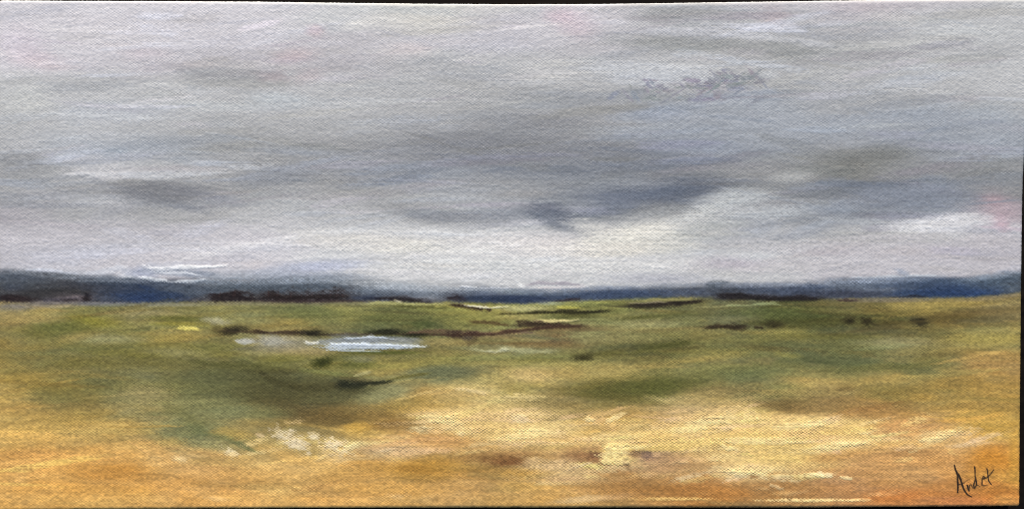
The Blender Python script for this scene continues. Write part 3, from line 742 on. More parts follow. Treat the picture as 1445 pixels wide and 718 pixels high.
line([(626, 471, 2.6), (645, 473, 5.2), (662, 477, 7.2), (680, 476, 3.9)], (39, 26, 23), .86, .9, .8, .12, .25, ('shrub', None, 'dark reddish brown heather clump right of the pond'))
dab(660, 477, 6, 3, (40, 34, 44), .8, 0, .6, .7)
dab(700, 474, 30, 5, (118, 92, 70), .5, 0, .9, .7, .25)
dab(630, 482, 40, 6, (168, 146, 92), .5, 0, .9, .6, .3)
dab(720, 484, 50, 2.2, (96, 70, 42), .6, 0, .8, .6, .1)
dab(705, 480, 40, 5, (122, 116, 68), .5, 0, .9, .6)
line([(585, 471, 1.6), (640, 472, 2.4), (690, 471, 2.4), (730, 467, 2), (775, 461, 2.4), (830, 459, 1.6)], (66, 46, 34), .75, .8, .9, .15, .1)
# the pond
dab(398, 483, 40, 9, (162, 154, 134), .6, 2, .9, .7, .25, .1, ('shallow_water', None, 'pale grey shallow water left of the pond'))
dab(385, 480, 20, 6, (178, 178, 172), .6, 0, .8, .6, .2)
dab(345, 482, 12, 4, (206, 206, 204), .7, 0, .6, .7, .3, .2)
dab(430, 495, 40, 5, (170, 152, 112), .5, 0, .9, .6, .2)
dab(400, 499, 50, 4, (152, 136, 86), .5, 0, .9, .6)
pond = line([(436, 484, 3.5), (470, 482, 5), (520, 484, 9.5), (560, 485, 8), (604, 487, 2.5)], (158, 162, 162), .75, 1., .8, .15, .15, ('pond', None, 'pale blue white pond in the middle of the painted meadow'))
dab(520, 479.5, 58, 4, (126, 132, 142), .75, -1, .6, .6, .1)
dab(565, 480, 26, 3.4, (132, 134, 130), .7, 2, .7, .6, .2)
line([(480, 477.5, 1), (525, 475.5, 1.6), (560, 477, 1)], (196, 206, 220), .8, .6, .5, .12, .3)
line([(430, 481.5, 2.2), (437, 484.5, 2.4), (452, 483, 1.4)], (226, 224, 216), .75, .5, .7, .15, .6)
line([(442, 489, 1.2), (470, 489, 3.4), (520, 488.5, 4.6), (556, 489, 3.6), (606, 488, 1.4)], (190, 199, 211), .9, .6, .7, .15, .35, ('gleam', pond, 'bright blue white streak of light across the pond'))
line([(452, 492.5, 1), (490, 494, 2), (530, 495.5, 1.6), (548, 496, 1)], (196, 205, 216), .8, .6, .7, .2, .35)
line([(462, 486.5, .8), (500, 486, 1.3), (545, 487, 1), (575, 489, .8)], (222, 230, 242), .75, .5, .5, .05, .5)
line([(470, 491.5, .7), (520, 491, .9), (555, 491.5, .7)], (174, 184, 198), .7, .6, .5)
line([(566, 488, 1), (600, 488.5, 1.7), (603, 487.5, 1.3)], (212, 214, 208), .7, .6, .6, .2, .3)
dab(545, 497.5, 45, 2.2, (86, 90, 38), .7, 0, .7, .6)
line([(654, 491.5, 1.4), (680, 494, 2.6), (720, 493, 3.4), (755, 495, 4), (790, 496, 2)], (166, 164, 122), .75, .7, .6, .12, .15, ('shallow_water', None, 'pale greenish shallow water right of the pond'))
line([(676, 493.5, 1.2), (698, 495.5, 2.4), (720, 492, 2)], (200, 198, 168), .6, .8, .6, .15, .4)
# near the pond
dab(455, 512, 14, 5.5, (47, 50, 15), .9, -6, .7, .6, .05, .15, ('shrub', None, 'small olive tuft below the left half of the pond'))
dab(505, 514, 28, 6, (90, 92, 44), .7, 0, .8, .6, .1)
dab(510, 507, 20, 4, (140, 138, 112), .5, 0, .9, .7, .35)
line([(498, 531, 1), (512, 527, 2.6), (526, 524, 1.4)], (178, 170, 120), .7, .6, .7, .3, .25)
dab(590, 512, 60, 6, (158, 140, 72), .4, -8, .9, .6, .2)
dab(640, 525, 55, 7, (98, 102, 74), .6, -4, .9, .6, .1)
line([(540, 536, 1.5), (570, 532, 2), (610, 526, 1.6)], (98, 92, 44), .7, .8, .5)
dab(365, 520, 40, 6, (90, 86, 42), .5, 0, .9, .6)
dab(400, 505, 30, 5, (118, 112, 48), .5, 0, .9, .6)
dab(825, 503.5, 15, 5, (42, 38, 15), .9, -4, .9, .6, .08, .25, ('shrub', None, 'dark tuft on the yellow green slope right of the middle, below the others'))
dab(855, 499, 24, 4, (92, 86, 40), .6, -6, .8, .6, .1)
line([(885, 499, 4), (920, 490, 5), (950, 485, 5), (985, 480, 3)], (84, 82, 40), .65, .8, .6, .05, .1)
dab(940, 486, 36, 4, (76, 76, 36), .5, -6, .8, .6)
dab(1000, 496, 60, 5, (140, 126, 66), .4, 0, .9, .6, .2)
dab(760, 487, 50, 3.4, (126, 102, 60), .6, 0, .8, .6, .15)
dab(885, 478, 60, 5, (150, 142, 92), .5, 0, .9, .6, .25)
dab(1060, 530, 50, 9, (106, 112, 72), .6, -6, .9, .6, .1)
dab(1010, 525, 50, 8, (118, 116, 66), .4, -8, .9, .6, .2)
dab(990, 506, 60, 5, (170, 150, 84), .5, -6, .9, .7, .35)
dab(840, 525, 80, 10, (176, 152, 90), .5, 0, .9, .6, .35)
dab(745, 530, 28, 8, (212, 182, 122), .6, 4, .9, .6, .25)
# green shade sweeping across the left
line([(60, 510, 8), (140, 512, 8), (230, 512, 7), (300, 514, 6), (360, 518, 6)], (104, 98, 48), .5, .9, .5, .1)
line([(250, 505, 3), (300, 514, 4), (345, 514, 4), (375, 520, 3)], (72, 72, 36), .5, .9, .5)
dab(320, 535, 70, 18, (92, 92, 58), .65, 6, .9, .6, .1)
dab(60, 545, 60, 14, (118, 104, 52), .5, 8, .9, .6, .2)
dab(395, 548, 60, 18, (74, 70, 40), .45, 6, .9, .6, .2)
line([(345, 525, 3), (365, 522, 3), (380, 535, 4), (420, 548, 4), (480, 548, 3)], (58, 54, 28), .55, .9, .6, .1)
line([(466, 545, 2.0), (480, 543, 4.4), (500, 545, 4.7), (520, 541, 2.6), (560, 537, 1.8)], (26, 28, 15), .8, .9, .9, .2, .25, ('bank', MEADOW, 'dark green crescent bank below the pond'))
dab(470, 560, 60, 10, (92, 88, 54), .5, -4, .9, .6, .25)
dab(385, 562, 50, 12, (82, 76, 44), .45, 0, .9, .6, .35)
dab(430, 585, 60, 14, (92, 76, 44), .55, 6, .9, .6, .35)
dab(500, 582, 50, 14, (108, 86, 44), .5, 0, .9, .6, .3)
dab(540, 556, 36, 8, (146, 142, 98), .65, -14, .8, .6, .15)
dab(205, 556, 34, 13, (156, 142, 96), .6, 0, .9, .7, .4)
dab(300, 578, 60, 14, (124, 122, 78), .55, 4, .8, .6, .1)
dab(375, 582, 28, 8, (122, 122, 78), .6, 0, .9, .6, .2)
line([(225, 570, 6), (255, 582, 6), (280, 600, 9), (270, 614, 7)], (118, 114, 68), .5, .9, .5)
line([(268, 612, 3.9), (276, 606, 6.5), (296, 611, 3.9), (318, 617, 4.4), (340, 627, 3.9), (358, 636, 2.6), (372, 640, 1.3)], (104, 108, 70), .7, .9, .7, .2, .15, ('bank', MEADOW, 'green diagonal stroke at the edge of the orange sand, left of the middle'))
dab(330, 612, 28, 7, (176, 148, 78), .6, 8, .8, .6, .3)
dab(80, 592, 80, 10, (182, 150, 80), .4, 2, .9, .6, .3)
line([(140, 602, 1.2), (200, 602, 1.4), (262, 601, 1.2)], (182, 148, 78), .6, .7, .5, .1, .2)
# broken cream scumbles across the sand
for x, y, rx, ry, a in [(690, 590, 70, 16, -6), (640, 600, 40, 10, 14), (760, 610, 60, 12, -8), (990, 600, 80, 16, -14), (1060, 622, 110, 14, 0), (1130, 602, 60, 12, -4), (900, 618, 70, 9, -3), (1200, 630, 60, 8, -8), (1060, 650, 80, 10, 6), (790, 664, 50, 10, 8)]:
    dab(x, y, rx, ry, (234, 205, 145), .72, a, 1.0, 1.0, .40, .2)
rc = random.Random(29)
for cx, cy, sx, sy, n in [(640, 598, 40, 12, 14), (700, 590, 50, 20, 16), (760, 612, 50, 14, 14), (850, 592, 30, 6, 8), (980, 598, 60, 14, 18), (1050, 622, 90, 14, 24), (1140, 604, 60, 10, 16),
                          (1190, 630, 50, 8, 10), (1320, 615, 40, 8, 8), (790, 665, 40, 10, 10), (1060, 668, 40, 7, 10), (930, 655, 50, 10, 10), (440, 622, 60, 10, 10), (560, 632, 40, 6, 6)]:
    for k in range(n):
        dab(rc.gauss(cx, sx), rc.gauss(cy, sy), rc.uniform(8, 40), rc.uniform(1.6, 6), (rc.uniform(226, 242), rc.uniform(194, 214), rc.uniform(132, 168)),
            rc.uniform(.4, .8), rc.gauss(-8, 8), .6, 1.0, rc.uniform(.46, .6), .25, bristle=rc.uniform(0, .6))
# flecks of pale paint caught on the thread tops of the sand
for k in range(70):
    x = min(max(rs.gauss(920, 200), 560), 1340)
    y = rs.uniform(575, 705)
    if y > 650 and rs.random() < .5:
        continue
    dab(x, y, rs.uniform(5, 26), rs.uniform(2, 5), (rs.uniform(226, 244), rs.uniform(190, 212), rs.uniform(125, 160)),
        rs.uniform(.35, .6), rs.uniform(-10, 8), .9, .9, rs.uniform(.5, .62), .2)

# ---- sand: ochre, cream and white touches
dab(230, 640, 40, 7, (214, 164, 96), .5, 30, .9, .6, .2)
line([(178, 622, 1), (190, 627, 1.6), (215, 645, 1.2)], (224, 176, 108), .7, .6, .6, .2, .3)
dab(253, 648, 10, 4, (234, 202, 146), .85, 14, .6, .8, .3, .4)
dab(325, 640, 12, 6, (242, 222, 178), .9, 20, .8, 1.3, .42, .4, ('cream_touch', MEADOW, 'round cream white touch on the orange sand, left'))
dab(280, 665, 40, 9, (218, 172, 108), .5, 8, .9, .7, .35)
dab(300, 640, 50, 5, (216, 172, 104), .5, 10, .9, .6, .3)
dab(160, 664, 60, 12, (196, 138, 62), .5, 0, .9, .6, .1)
dab(130, 690, 90, 8, (206, 150, 72), .4, 0, .9, .6, .2)
dab(305, 704, 14, 3, (232, 186, 120), .8, 6, .7, .8, .3, .3)
dab(413, 622, 22, 9, (236, 216, 180), .9, 30, .8, 1.3, .42, .45, ('cream_touch', MEADOW, 'largest cream white touch of the row left of the middle'))
dab(443, 616, 8, 5, (232, 214, 178), .85, 0, .6, .8, .3, .4)
dab(393, 613, 7, 4, (222, 204, 168), .7, 0, .6, .8, .3, .3)
dab(366, 614, 6, 3.5, (218, 190, 146), .7, 0, .6, .8, .3, .3)
dab(472, 630, 17, 8, (232, 212, 174), .85, 24, .8, 1.3, .42, .45, ('cream_touch', MEADOW, 'cream white touch right of the largest one'))
dab(474, 645, 22, 9, (222, 188, 132), .6, 20, .8, .7, .3, .2)
dab(497, 629, 10, 5, (238, 216, 158), .85, -10, .6, .8, .3, .4)
dab(505, 603, 20, 6, (206, 164, 78), .8, -6, .7, .7, .2, .2)
line([(510, 632, 3), (545, 628, 2.4), (590, 629, 1.6), (640, 627, 1)], (226, 184, 122), .65, .7, .7, .3, .25)
dab(425, 650, 48, 8, (222, 176, 102), .6, 20, .9, .6, .25, .1)
dab(560, 634, 50, 5, (184, 154, 116), .5, 0, .9, .6, .2)
dab(620, 623, 70, 9, (196, 146, 88), .6, 2, .9, .7, .3)
dab(555, 598, 30, 6, (132, 98, 52), .55, -4, .9, .7, .2)
dab(575, 568, 40, 8, (160, 130, 62), .5, -8, .9, .6, .2)
dab(628, 593, 34, 11, (226, 194, 134), .75, 14, .8, 1.1, .36, .25, ('cream_touch', MEADOW, 'broad sandy cream patch at the middle of the ochre slope'))
dab(650, 604, 16, 5, (234, 206, 152), .7, 16, .8, .7, .2, .25)
dab(690, 605, 45, 14, (216, 180, 112), .6, 8, .9, .6, .15, .1)
dab(690, 582, 60, 11, (208, 176, 112), .5, 4, .9, .7, .25)
dab(640, 552, 40, 7, (206, 178, 116), .5, -6, .9, .7, .3)
line([(638, 549, 1.5), (655, 549, 2), (690, 556, 2.4)], (232, 206, 150), .7, .7, .8, .4, .3)
dab(600, 575, 40, 6, (184, 146, 72), .5, -8, .9, .6, .2)
dab(616, 609, 9, 3.5, (232, 190, 130), .75, 0, .6, .8, .3, .3)
dab(651, 611.5, 8, 3, (240, 208, 150), .8, 0, .6, .8, .3, .4)
dab(600, 660, 60, 12, (178, 130, 52), .5, 2, .9, .6, .1)
dab(560, 690, 80, 8, (206, 154, 78), .4, 0, .9, .6, .2)
dab(620, 680, 50, 7, (168, 126, 66), .4, 6, .9, .6, .1)
dab(715, 650, 30, 7.5, (116, 76, 44), .85, 2, .6, .7, .1, .05, ('earth_patch', MEADOW, 'reddish brown bare earth patch right of the middle of the sand'))
dab(690, 645, 40, 6, (142, 106, 62), .6, 0, .8, .7, .2)
dab(735, 640, 30, 3.4, (140, 98, 60), .6, 0, .8, .7, .2)
dab(690, 665, 60, 8, (150, 116, 62), .5, 4, .9, .6, .2)
dab(745, 612, 36, 12, (234, 202, 134), .65, -6, .8, .7, .15, .2)
dab(733, 591, 12, 6, (236, 208, 160), .75, 20, .7, .8, .3, .3)
dab(790, 620, 50, 9, (220, 182, 120), .5, 6, .9, .7, .25, .1)
dab(760, 636, 60, 6, (206, 168, 108), .5, 0, .9, .7, .3)
dab(752, 651, 15, 5.5, (204, 172, 124), .75, -8, .7, .7, .2, .3)
dab(790, 665, 34, 12, (198, 164, 116), .7, 6, .8, .7, .15, .2)
dab(800, 678, 50, 5, (206, 170, 120), .5, 0, .9, .7, .2, .15)
dab(820, 705, 34, 5, (224, 190, 138), .75, -4, .7, .7, .2, .3)
dab(875, 700, 24, 4, (214, 170, 118), .6, -8, .8, .7, .2, .3)
dab(740, 668, 34, 6, (202, 154, 74), .5, 0, .9, .6, .15)
dab(830, 642, 34, 8, (144, 102, 66), .6, 0, .8, .7, .35)
dab(845, 643, 12, 6, (118, 78, 54), .6, 0, .7, .8, .4)
# thick yellow slab with the cloth showing through
dab(872, 643, 25, 15, (234, 206, 132), 1., -4, .22, .7, .0, .6, ('impasto_slab', MEADOW, 'thick pale yellow slab of paint right of the middle of the sand'))
dab(900, 634, 70, 4, (226, 196, 118), .8, -2, .6, .7, .2, .35)
dab(895, 652, 24, 9, (224, 196, 130), .8, 8, .5, .8, .35, .4)
dab(884, 656, 8, 3.4, (120, 94, 62), .7, 50, .6, .9, .45, -.3)
dab(895, 640, 13, 6.5, (122, 92, 64), .75, 0, .6, .9, .52, -.3)
dab(913, 645, 10, 7.5, (104, 84, 78), .8, 0, .6, .9, .48, -.3)
dab(842, 641, 10, 5, (116, 84, 58), .7, 0, .5, .9, .45, -.2)
dab(868, 629.5, 30, 2, (240, 212, 140), .8, -2, .5, .7, .2, .5)
dab(935, 652, 40, 14, (164, 128, 98), .6, 4, .9, .7, .45)
dab(920, 662, 40, 8, (190, 152, 110), .5, 4, .9, .7, .4)
dab(980, 660, 50, 10, (178, 138, 92), .5, 6, .9, .7, .4)
dab(900, 690, 90, 9, (156, 112, 60), .55, 2, .9, .6, .2)
dab(1000, 695, 70, 8, (162, 108, 52), .55, 2, .9, .6, .1)
dab(945, 704, 60, 2.6, (236, 196, 120), .75, 0, .6, .8, .55, .4)
dab(880, 590, 60, 12, (186, 148, 84), .5, -4, .9, .7, .25)
line([(826, 591, 2), (832, 593, 3), (840, 590, 1.5)], (238, 206, 146), .9, .5, .8, .42, .4)
line([(855, 593, 2), (866, 591, 4.5), (880, 584, 2.2)], (238, 208, 148), .85, .5, .9, .3, .4)
dab(850, 583, 24, 4, (222, 184, 120), .6, 0, .8, .8, .4, .2)
dab(870, 600, 24, 5, (220, 182, 116), .6, 0, .8, .8, .4, .2)
dab(920, 614, 26, 5, (232, 196, 122), .7, 0, .7, .8, .3, .3)
dab(975, 600, 60, 13, (224, 188, 118), .7, -18, .8, .7, .2, .2)
dab(1000, 592, 28, 8, (226, 198, 142), .6, -10, .8, .7, .25, .2)
dab(1000, 582, 50, 9, (196, 164, 112), .5, -14, .9, .7, .4, .1)
dab(1050, 620, 110, 14, (222, 186, 110), .65, -2, .9, .6, .1, .15)
dab(970, 626, 50, 5, (226, 194, 120), .6, -2, .8, .7, .2, .25)
line([(1017, 628, 1.4), (1026, 632, 3), (1038, 632, 2)], (240, 214, 148), .85, .5, .6, .1, .5)
dab(860, 553, 60, 10, (94, 88, 44), .6, 2, .9, .7, .3)
dab(925, 545, 60, 9, (88, 88, 42), .6, -4, .9, .6, .2)
dab(790, 572, 60, 9, (136, 118, 70), .5, 4, .9, .7, .35)
dab(1000, 560, 60, 10, (156, 132, 80), .5, -10, .9, .7, .4)
dab(1115, 572, 40, 9, (112, 92, 52), .65, 2, .9, .7, .3)
dab(1160, 575, 50, 9, (158, 126, 78), .5, -4, .9, .7, .4)
dab(1230, 582, 40, 7, (172, 128, 74), .5, -4, .9, .7, .3)
dab(1310, 545, 70, 10, (150, 122, 62), .4, -8, .9, .6, .2)
dab(1130, 600, 50, 11, (226, 192, 124), .7, -4, .8, .7, .2, .2)
dab(1150, 598, 26, 4, (240, 216, 160), .6, -10, .8, .7, .3, .3)
dab(1195, 605, 40, 8, (224, 188, 112), .6, -10, .8, .8, .4, .25)
line([(1200, 604, 2.5), (1220, 606, 3.4), (1236, 602, 1.6)], (238, 206, 128), .75, .6, .9, .45, .4)
line([(1150, 634, 4), (1190, 627, 3.6), (1220, 625, 2.4), (1236, 627, 1.6)], (240, 212, 156), .8, .7, 1.1, .36, .35, ('cream_touch', MEADOW, 'long cream streak on the sand right of the middle'))
dab(1120, 630, 60, 7, (224, 190, 116), .5, 0, .9, .7, .25, .15)
dab(1090, 648, 60, 9, (212, 176, 100), .5, 0, .9, .7, .15)
dab(1270, 626, 50, 4, (220, 178, 106), .6, 0, .9, .7, .3, .2)
line([(1300, 624, 4), (1325, 617, 5), (1350, 608, 4)], (232, 196, 134), .8, .7, 1.1, .36, .3, ('cream_touch', MEADOW, 'cream touch near the right edge above the signature'))
line([(1345, 632, 2), (1340, 638, 2.6), (1352, 641, 1.6)], (230, 186, 116), .65, .6, .7, .3, .3)
dab(1280, 605, 40, 7, (196, 144, 88), .5, 0, .9, .7, .25)
dab(1190, 642, 50, 6, (192, 146, 84), .6, -10, .9, .7, .3)
dab(1160, 658, 40, 6, (206, 170, 108), .6, 0, .9, .8, .4, .2)
line([(1020, 664, 2.4), (1045, 668, 4.4), (1075, 672, 4), (1088, 678, 1.8)], (232, 206, 154), .85, .6, 1.1, .36, .4, ('cream_touch', MEADOW, 'pale wedge of cream paint low right of the middle'))
dab(1060, 662, 40, 5, (228, 200, 142), .75, 2, .7, .7, .2, .3)
dab(1064, 672, 9, 3.4, (148, 108, 64), .75, 10, .5, .8, .3, -.2)
dab(1088, 670, 12, 3.4, (206, 162, 100), .6, -14, .6, .8, .3)
line([(1085, 683, 2), (1098, 688, 2.6), (1108, 690, 1.4)], (244, 218, 168), .9, .5, .9, .4, .45)
line([(1140, 668, 1.4), (1160, 671, 3), (1178, 671.5, 2.4)], (248, 226, 176), .95, .4, .8, .2, .55, ('cream_touch', MEADOW, 'left of two small bright dashes left of the signature'))
line([(1184, 673.5, 1.6), (1194, 674.5, 2.2), (1204, 675, 1.2)], (246, 220, 164), .9, .4, .8, .3, .5, ('cream_touch', MEADOW, 'right and shorter of two small bright dashes left of the signature'))
dab(1110, 695, 16, 3, (232, 190, 126), .7, -6, .7, .8, .4, .3)
dab(1140, 706, 64, 2.4, (246, 214, 150), .9, 0, .5, .9, .55, .45)
dab(1210, 706, 16, 2, (250, 216, 154), .9, 0, .5, .9, .45, .45)
dab(1120, 690, 60, 8, (158, 114, 66), .5, 4, .9, .7, .3)
dab(1260, 700, 40, 8, (196, 122, 60), .5, -4, .9, .6, .1)
dab(1240, 665, 60, 10, (188, 140, 84), .45, 0, .9, .7, .25)
dab(1365, 706, 50, 5, (196, 122, 68), .5, 0, .9, .6, .1)
dab(1400, 648, 30, 14, (198, 132, 46), .6, 0, .9, .6, .1)
dab(1405, 695, 40, 9, (192, 122, 52), .5, 0, .9, .6, .1)
dab(1432, 640, 8, 30, (206, 156, 66), .6, 0, .9, .6, .1)
dab(1380, 604, 40, 9, (184, 146, 66), .4, 0, .9, .6, .2)
dab(1420, 705, 18, 6, (204, 152, 84), .6, 0, .9, .6, .2)
# last thick lights on the sand
for x, y, rx, ry, a in [(866, 644, 20, 12, -4), (880, 632, 34, 3, -3), (1150, 670, 18, 3, 4), (1060, 667, 30, 4, 6), (1180, 628, 46, 4, -8), (1030, 632, 14, 3, 4), (1325, 615, 26, 4, -16),
                        (628, 594, 26, 6, 12), (745, 612, 30, 6, -6), (990, 598, 40, 7, -16), (1130, 600, 40, 5, -6), (832, 592, 8, 3, 10), (866, 590, 10, 4, -20), (1080, 622, 60, 5, 0)]:
    dab(x, y, rx, ry, (240, 214, 152), .75, a, .5, 1.1, .40, .35, bristle=.5)
# ---- signature, a thin dark brush
INK = (46, 34, 24)
SIGN = ('signature', None, 'dark brown hand lettered signature at the lower right corner')
sig = None


def ink(P, a=.92):
    global sig
    sig = line([(x, y, r * 1.12) for x, y, r in P], INK, a, .5, .3, .0, .1, SIGN if sig is None else sig, .3, 0)


ink([(1346.8, 656.4, .95), (1348.2, 662.5, 1.15), (1351.2, 669.1, 1.3)], .97)
ink([(1351.5, 669.5, 1.3), (1351.3, 676, 1.2), (1351.7, 683, 1.15), (1351.7, 689, 1.1), (1351.5, 694.5, .95)], .97)
ink([(1352.6, 669.4, 1.3), (1355.6, 676.6, 1.35), (1357.4, 682.7, 1.3), (1360, 690.6, 1.1), (1364.8, 697.6, 1.1), (1371, 701, .75)], .96)
ink([(1352.5, 683.6, .7), (1357.4, 682.7, .8), (1360.4, 681.4, .8)], .75)
ink([(1360.4, 681.4, .6), (1364, 678, .6), (1368, 676.6, .6)], .4)
ink([(1364.8, 684.5, 1.1), (1366.1, 688.9, 1.25), (1367.6, 692.8, 1.0)], .92)
ink([(1367.6, 690.6, .7), (1368.3, 684.5, .7), (1370, 683.6, .75), (1372.7, 688, .8), (1374.9, 688.9, .8)], .7)
ink([(1377, 674.8, .9), (1375, 680, 1.0), (1373.8, 685.4, 1.0), (1375.4, 688, 1.15), (1378, 684.5, .95), (1377.5, 679.2, .9)], .9)
ink([(1375.2, 658.6, 1.05), (1375.8, 663.4, .95), (1375.8, 670.4, .7), (1376.9, 675.7, 1.1), (1378, 681, .95)], .9)
ink([(1378, 683.5, .6), (1382.8, 686.2, .6)], .6)
ink([(1385.4, 683.6, .85), (1385.9, 677.5, .9), (1387.6, 672.2, 1.0), (1390.2, 673.6, .8), (1388, 676, .7)], .85)
ink([(1385.4, 684, .7), (1389.4, 685.4, .7), (1393, 684.5, .6)], .65)
ink([(1392.5, 661.7, .95), (1393.8, 664.3, .9), (1394, 671.3, .85), (1395, 678.3, .85), (1399, 683.6, .75)], .85)
ink([(1388.4, 675.5, .7), (1392, 674.4, .9), (1396.4, 670.4, .8), (1402.5, 662.5, .65)], .8)


# ---------------------------------------------------------------- finish paint
# the weave shows as fine darker grain where the paint is thin
only_hill = hm * (1 - gm)
THIN = np.clip(THIN, 0, 1)
C *= (1 + (.010 + .03 * gm + .08 * only_hill + .07 * THIN) * weave * np.clip(1 + 2.6 * n_mid + 2.2 * n_gr2, 0, 2) + (.05 + .06 * gm + .12 * only_hill) * n_fin
      + (.05 + .09 * gm + .12 * only_hill) * n_gr)[..., None]
H = H + .145 * weave * np.clip(1 + 2.6 * n_mid + 2.2 * n_gr2, 0, 2.2) * (1 - .45 * np.clip(H, 0, 1)) + .36 * n_fin + .30 * n_gr + .32 * n_gr2
# bare white ground left unpainted on the upper fold of the cloth
fold_m = sstep(.5, 2.2, (np.arange(NY) < NY * .1)[:, None] * dy1[:, None] + 0 * PX) * .8
C = C * (1 - fold_m[..., None]) + np.array([236, 234, 233], f4) * fold_m[..., None]
flat = sstep(30, 8, DROP)
H *= flat

C = np.clip(C, 6, 250) / 255.0
lin = np.where(C <= .04045, C / 12.92, ((C + .055) / 1.055) ** 2.4)
GAIN = np.array([.91, .90, .84])
lin = np.clip(lin * GAIN, .002, .86).astype(f4)

# ----------------------------------------------------------------- mesh pieces
X = (PX - 722.5) * K
Y = -(PY - 359.0) * KY
Z = FACE_Z - DROP * K
Pg = np.stack([X, Y, Z], -1).astype(np.float64)


def normals_of(P):
    du = np.gradient(P, axis=1)
    dv = np.gradient(P, axis=0)
    n = np.cross(dv, du)
    ln = np.linalg.norm(n, axis=-1, keepdims=True)
    n = n / np.maximum(ln, 1e-12)
    return n


N0 = normals_of(Pg)
N0[np.linalg.norm(N0, axis=-1) < .5] = (0, 0, 1)
Pg = Pg + N0 * (H * K)[..., None]
Ng = normals_of(Pg)
bad = np.linalg.norm(Ng, axis=-1) < .5
Ng[bad] = N0[bad]
wallv = (DROP > R * 1.2)
Ng[wallv] = N0[wallv]


def paint_material():
    m = bpy.data.materials.new('oil_paint')
    m.use_nodes = True
    nt = m.node_tree
    b = nt.nodes['Principled BSDF']
    at = nt.nodes.new('ShaderNodeVertexColor')
    at.layer_name = 'pigment'
    no = nt.nodes.new('ShaderNodeTexNoise')
    no.inputs['Scale'].default_value = 900
    no.inputs['Detail'].default_value = 3
    tc = nt.nodes.new('ShaderNodeTexCoord')
    nt.links.new(tc.outputs['Object'], no.inputs['Vector'])
    mr = nt.nodes.new('ShaderNodeMapRange')
    mr.inputs['To Min'].default_value = .93
    mr.inputs['To Max'].default_value = 1.07
    nt.links.new(no.outputs['Fac'], mr.inputs['Value'])
    mul = nt.nodes.new('ShaderNodeVectorMath')
    mul.operation = 'SCALE'
    nt.links.new(at.outputs['Color'], mul.inputs[0])
    nt.links.new(mr.outputs['Result'], mul.inputs['Scale'])
    nt.links.new(mul.outputs['Vector'], b.inputs['Base Color'])
    rr = nt.nodes.new('ShaderNodeMapRange')
    rr.inputs['To Min'].default_value = .42
    rr.inputs['To Max'].default_value = .62
    nt.links.new(no.outputs['Fac'], rr.inputs['Value'])
    nt.links.new(rr.outputs['Result'], b.inputs['Roughness'])
    b.inputs['Specular IOR Level'].default_value = .2
    return m


PAINT = paint_material()
vid = np.arange(NX * NY).reshape(NY, NX)
fid = part_id[:-1, :-1].copy()
side = DROP[:-1, :-1] + DROP[1:, 1:] > 2 * R * 1.05
EDGE = new_part('canvas_edge', None, 'painted cloth wrapped round the side of the stretcher')
fid[side] = EDGE
quads = np.stack([vid[:-1, :-1], vid[1:, :-1], vid[1:, 1:], vid[:-1, 1:]], -1)
flatP = Pg.reshape(-1, 3)
flatN = Ng.reshape(-1, 3)
flatC = np.concatenate([lin.reshape(-1, 3), np.ones((NX * NY, 1), f4)], 1)
ORIGIN = np.array([0, 0, TABLE_Z])


def piece(name, idx):
    q = quads[fid == idx].reshape(-1, 4)
    used, inv = np.unique(q, return_inverse=True)
    inv = inv.reshape(-1).astype(np.int32)
    me = bpy.data.meshes.new(name)
    me.vertices.add(len(used))
    me.vertices.foreach_set('co', (flatP[used] - ORIGIN).astype(f4).ravel())
    me.loops.add(len(inv))
    me.loops.foreach_set('vertex_index', inv)
    me.polygons.add(len(q))
    me.polygons.foreach_set('loop_start', np.arange(0, len(inv), 4, dtype=np.int32))
    me.update(calc_edges=True)
    ca = me.color_attributes.new('pigment', 'FLOAT_COLOR', 'POINT')
    ca.data.foreach_set('color', flatC[used].ravel())
    me.polygons.foreach_set('use_smooth', np.ones(len(q), bool))
    me.normals_split_custom_set_from_vertices(flatN[used])
    me.materials.append(PAINT)
    o = bpy.data.objects.new(name, me)
    coll.objects.link(o)
    return o


root = bpy.data.objects.new('canvas_painting', None)
coll.objects.link(root)
root.location = (0, 0, TABLE_Z)
root['label'] = 'stretched canvas painted with a moorland, pond and grey cloudy sky, lying on the black table'
root['category'] = 'painting'
objs = {}
for i, (name, par, lab) in enumerate(PART):
    if not (fid == i).any():
        continue
    o = piece(name, i)
    objs[i] = o
    o.parent = objs[par] if par is not None and par in objs else root
    if lab:
        o['label'] = lab

# ---------------------------------------------------------------- the table


def solid(name, boxes, mat, parent=None, bevel=.004):
    import bmesh
    bm = bmesh.new()
    for (cx, cy, cz, sx, sy, sz) in boxes:
        r = bmesh.ops.create_cube(bm, size=1)
        for v in r['verts']:
            v.co = (v.co.x * sx + cx, v.co.y * sy + cy, v.co.z * sz + cz)
    bmesh.ops.bevel(bm, geom=bm.edges[:], offset=bevel, segments=2, affect='EDGES')
    me = bpy.data.meshes.new(name)
    bm.to_mesh(me)
    bm.free()
    me.materials.append(mat)
    o = bpy.data.objects.new(name, me)
    coll.objects.link(o)
    if parent:
        o.parent = parent
    return o


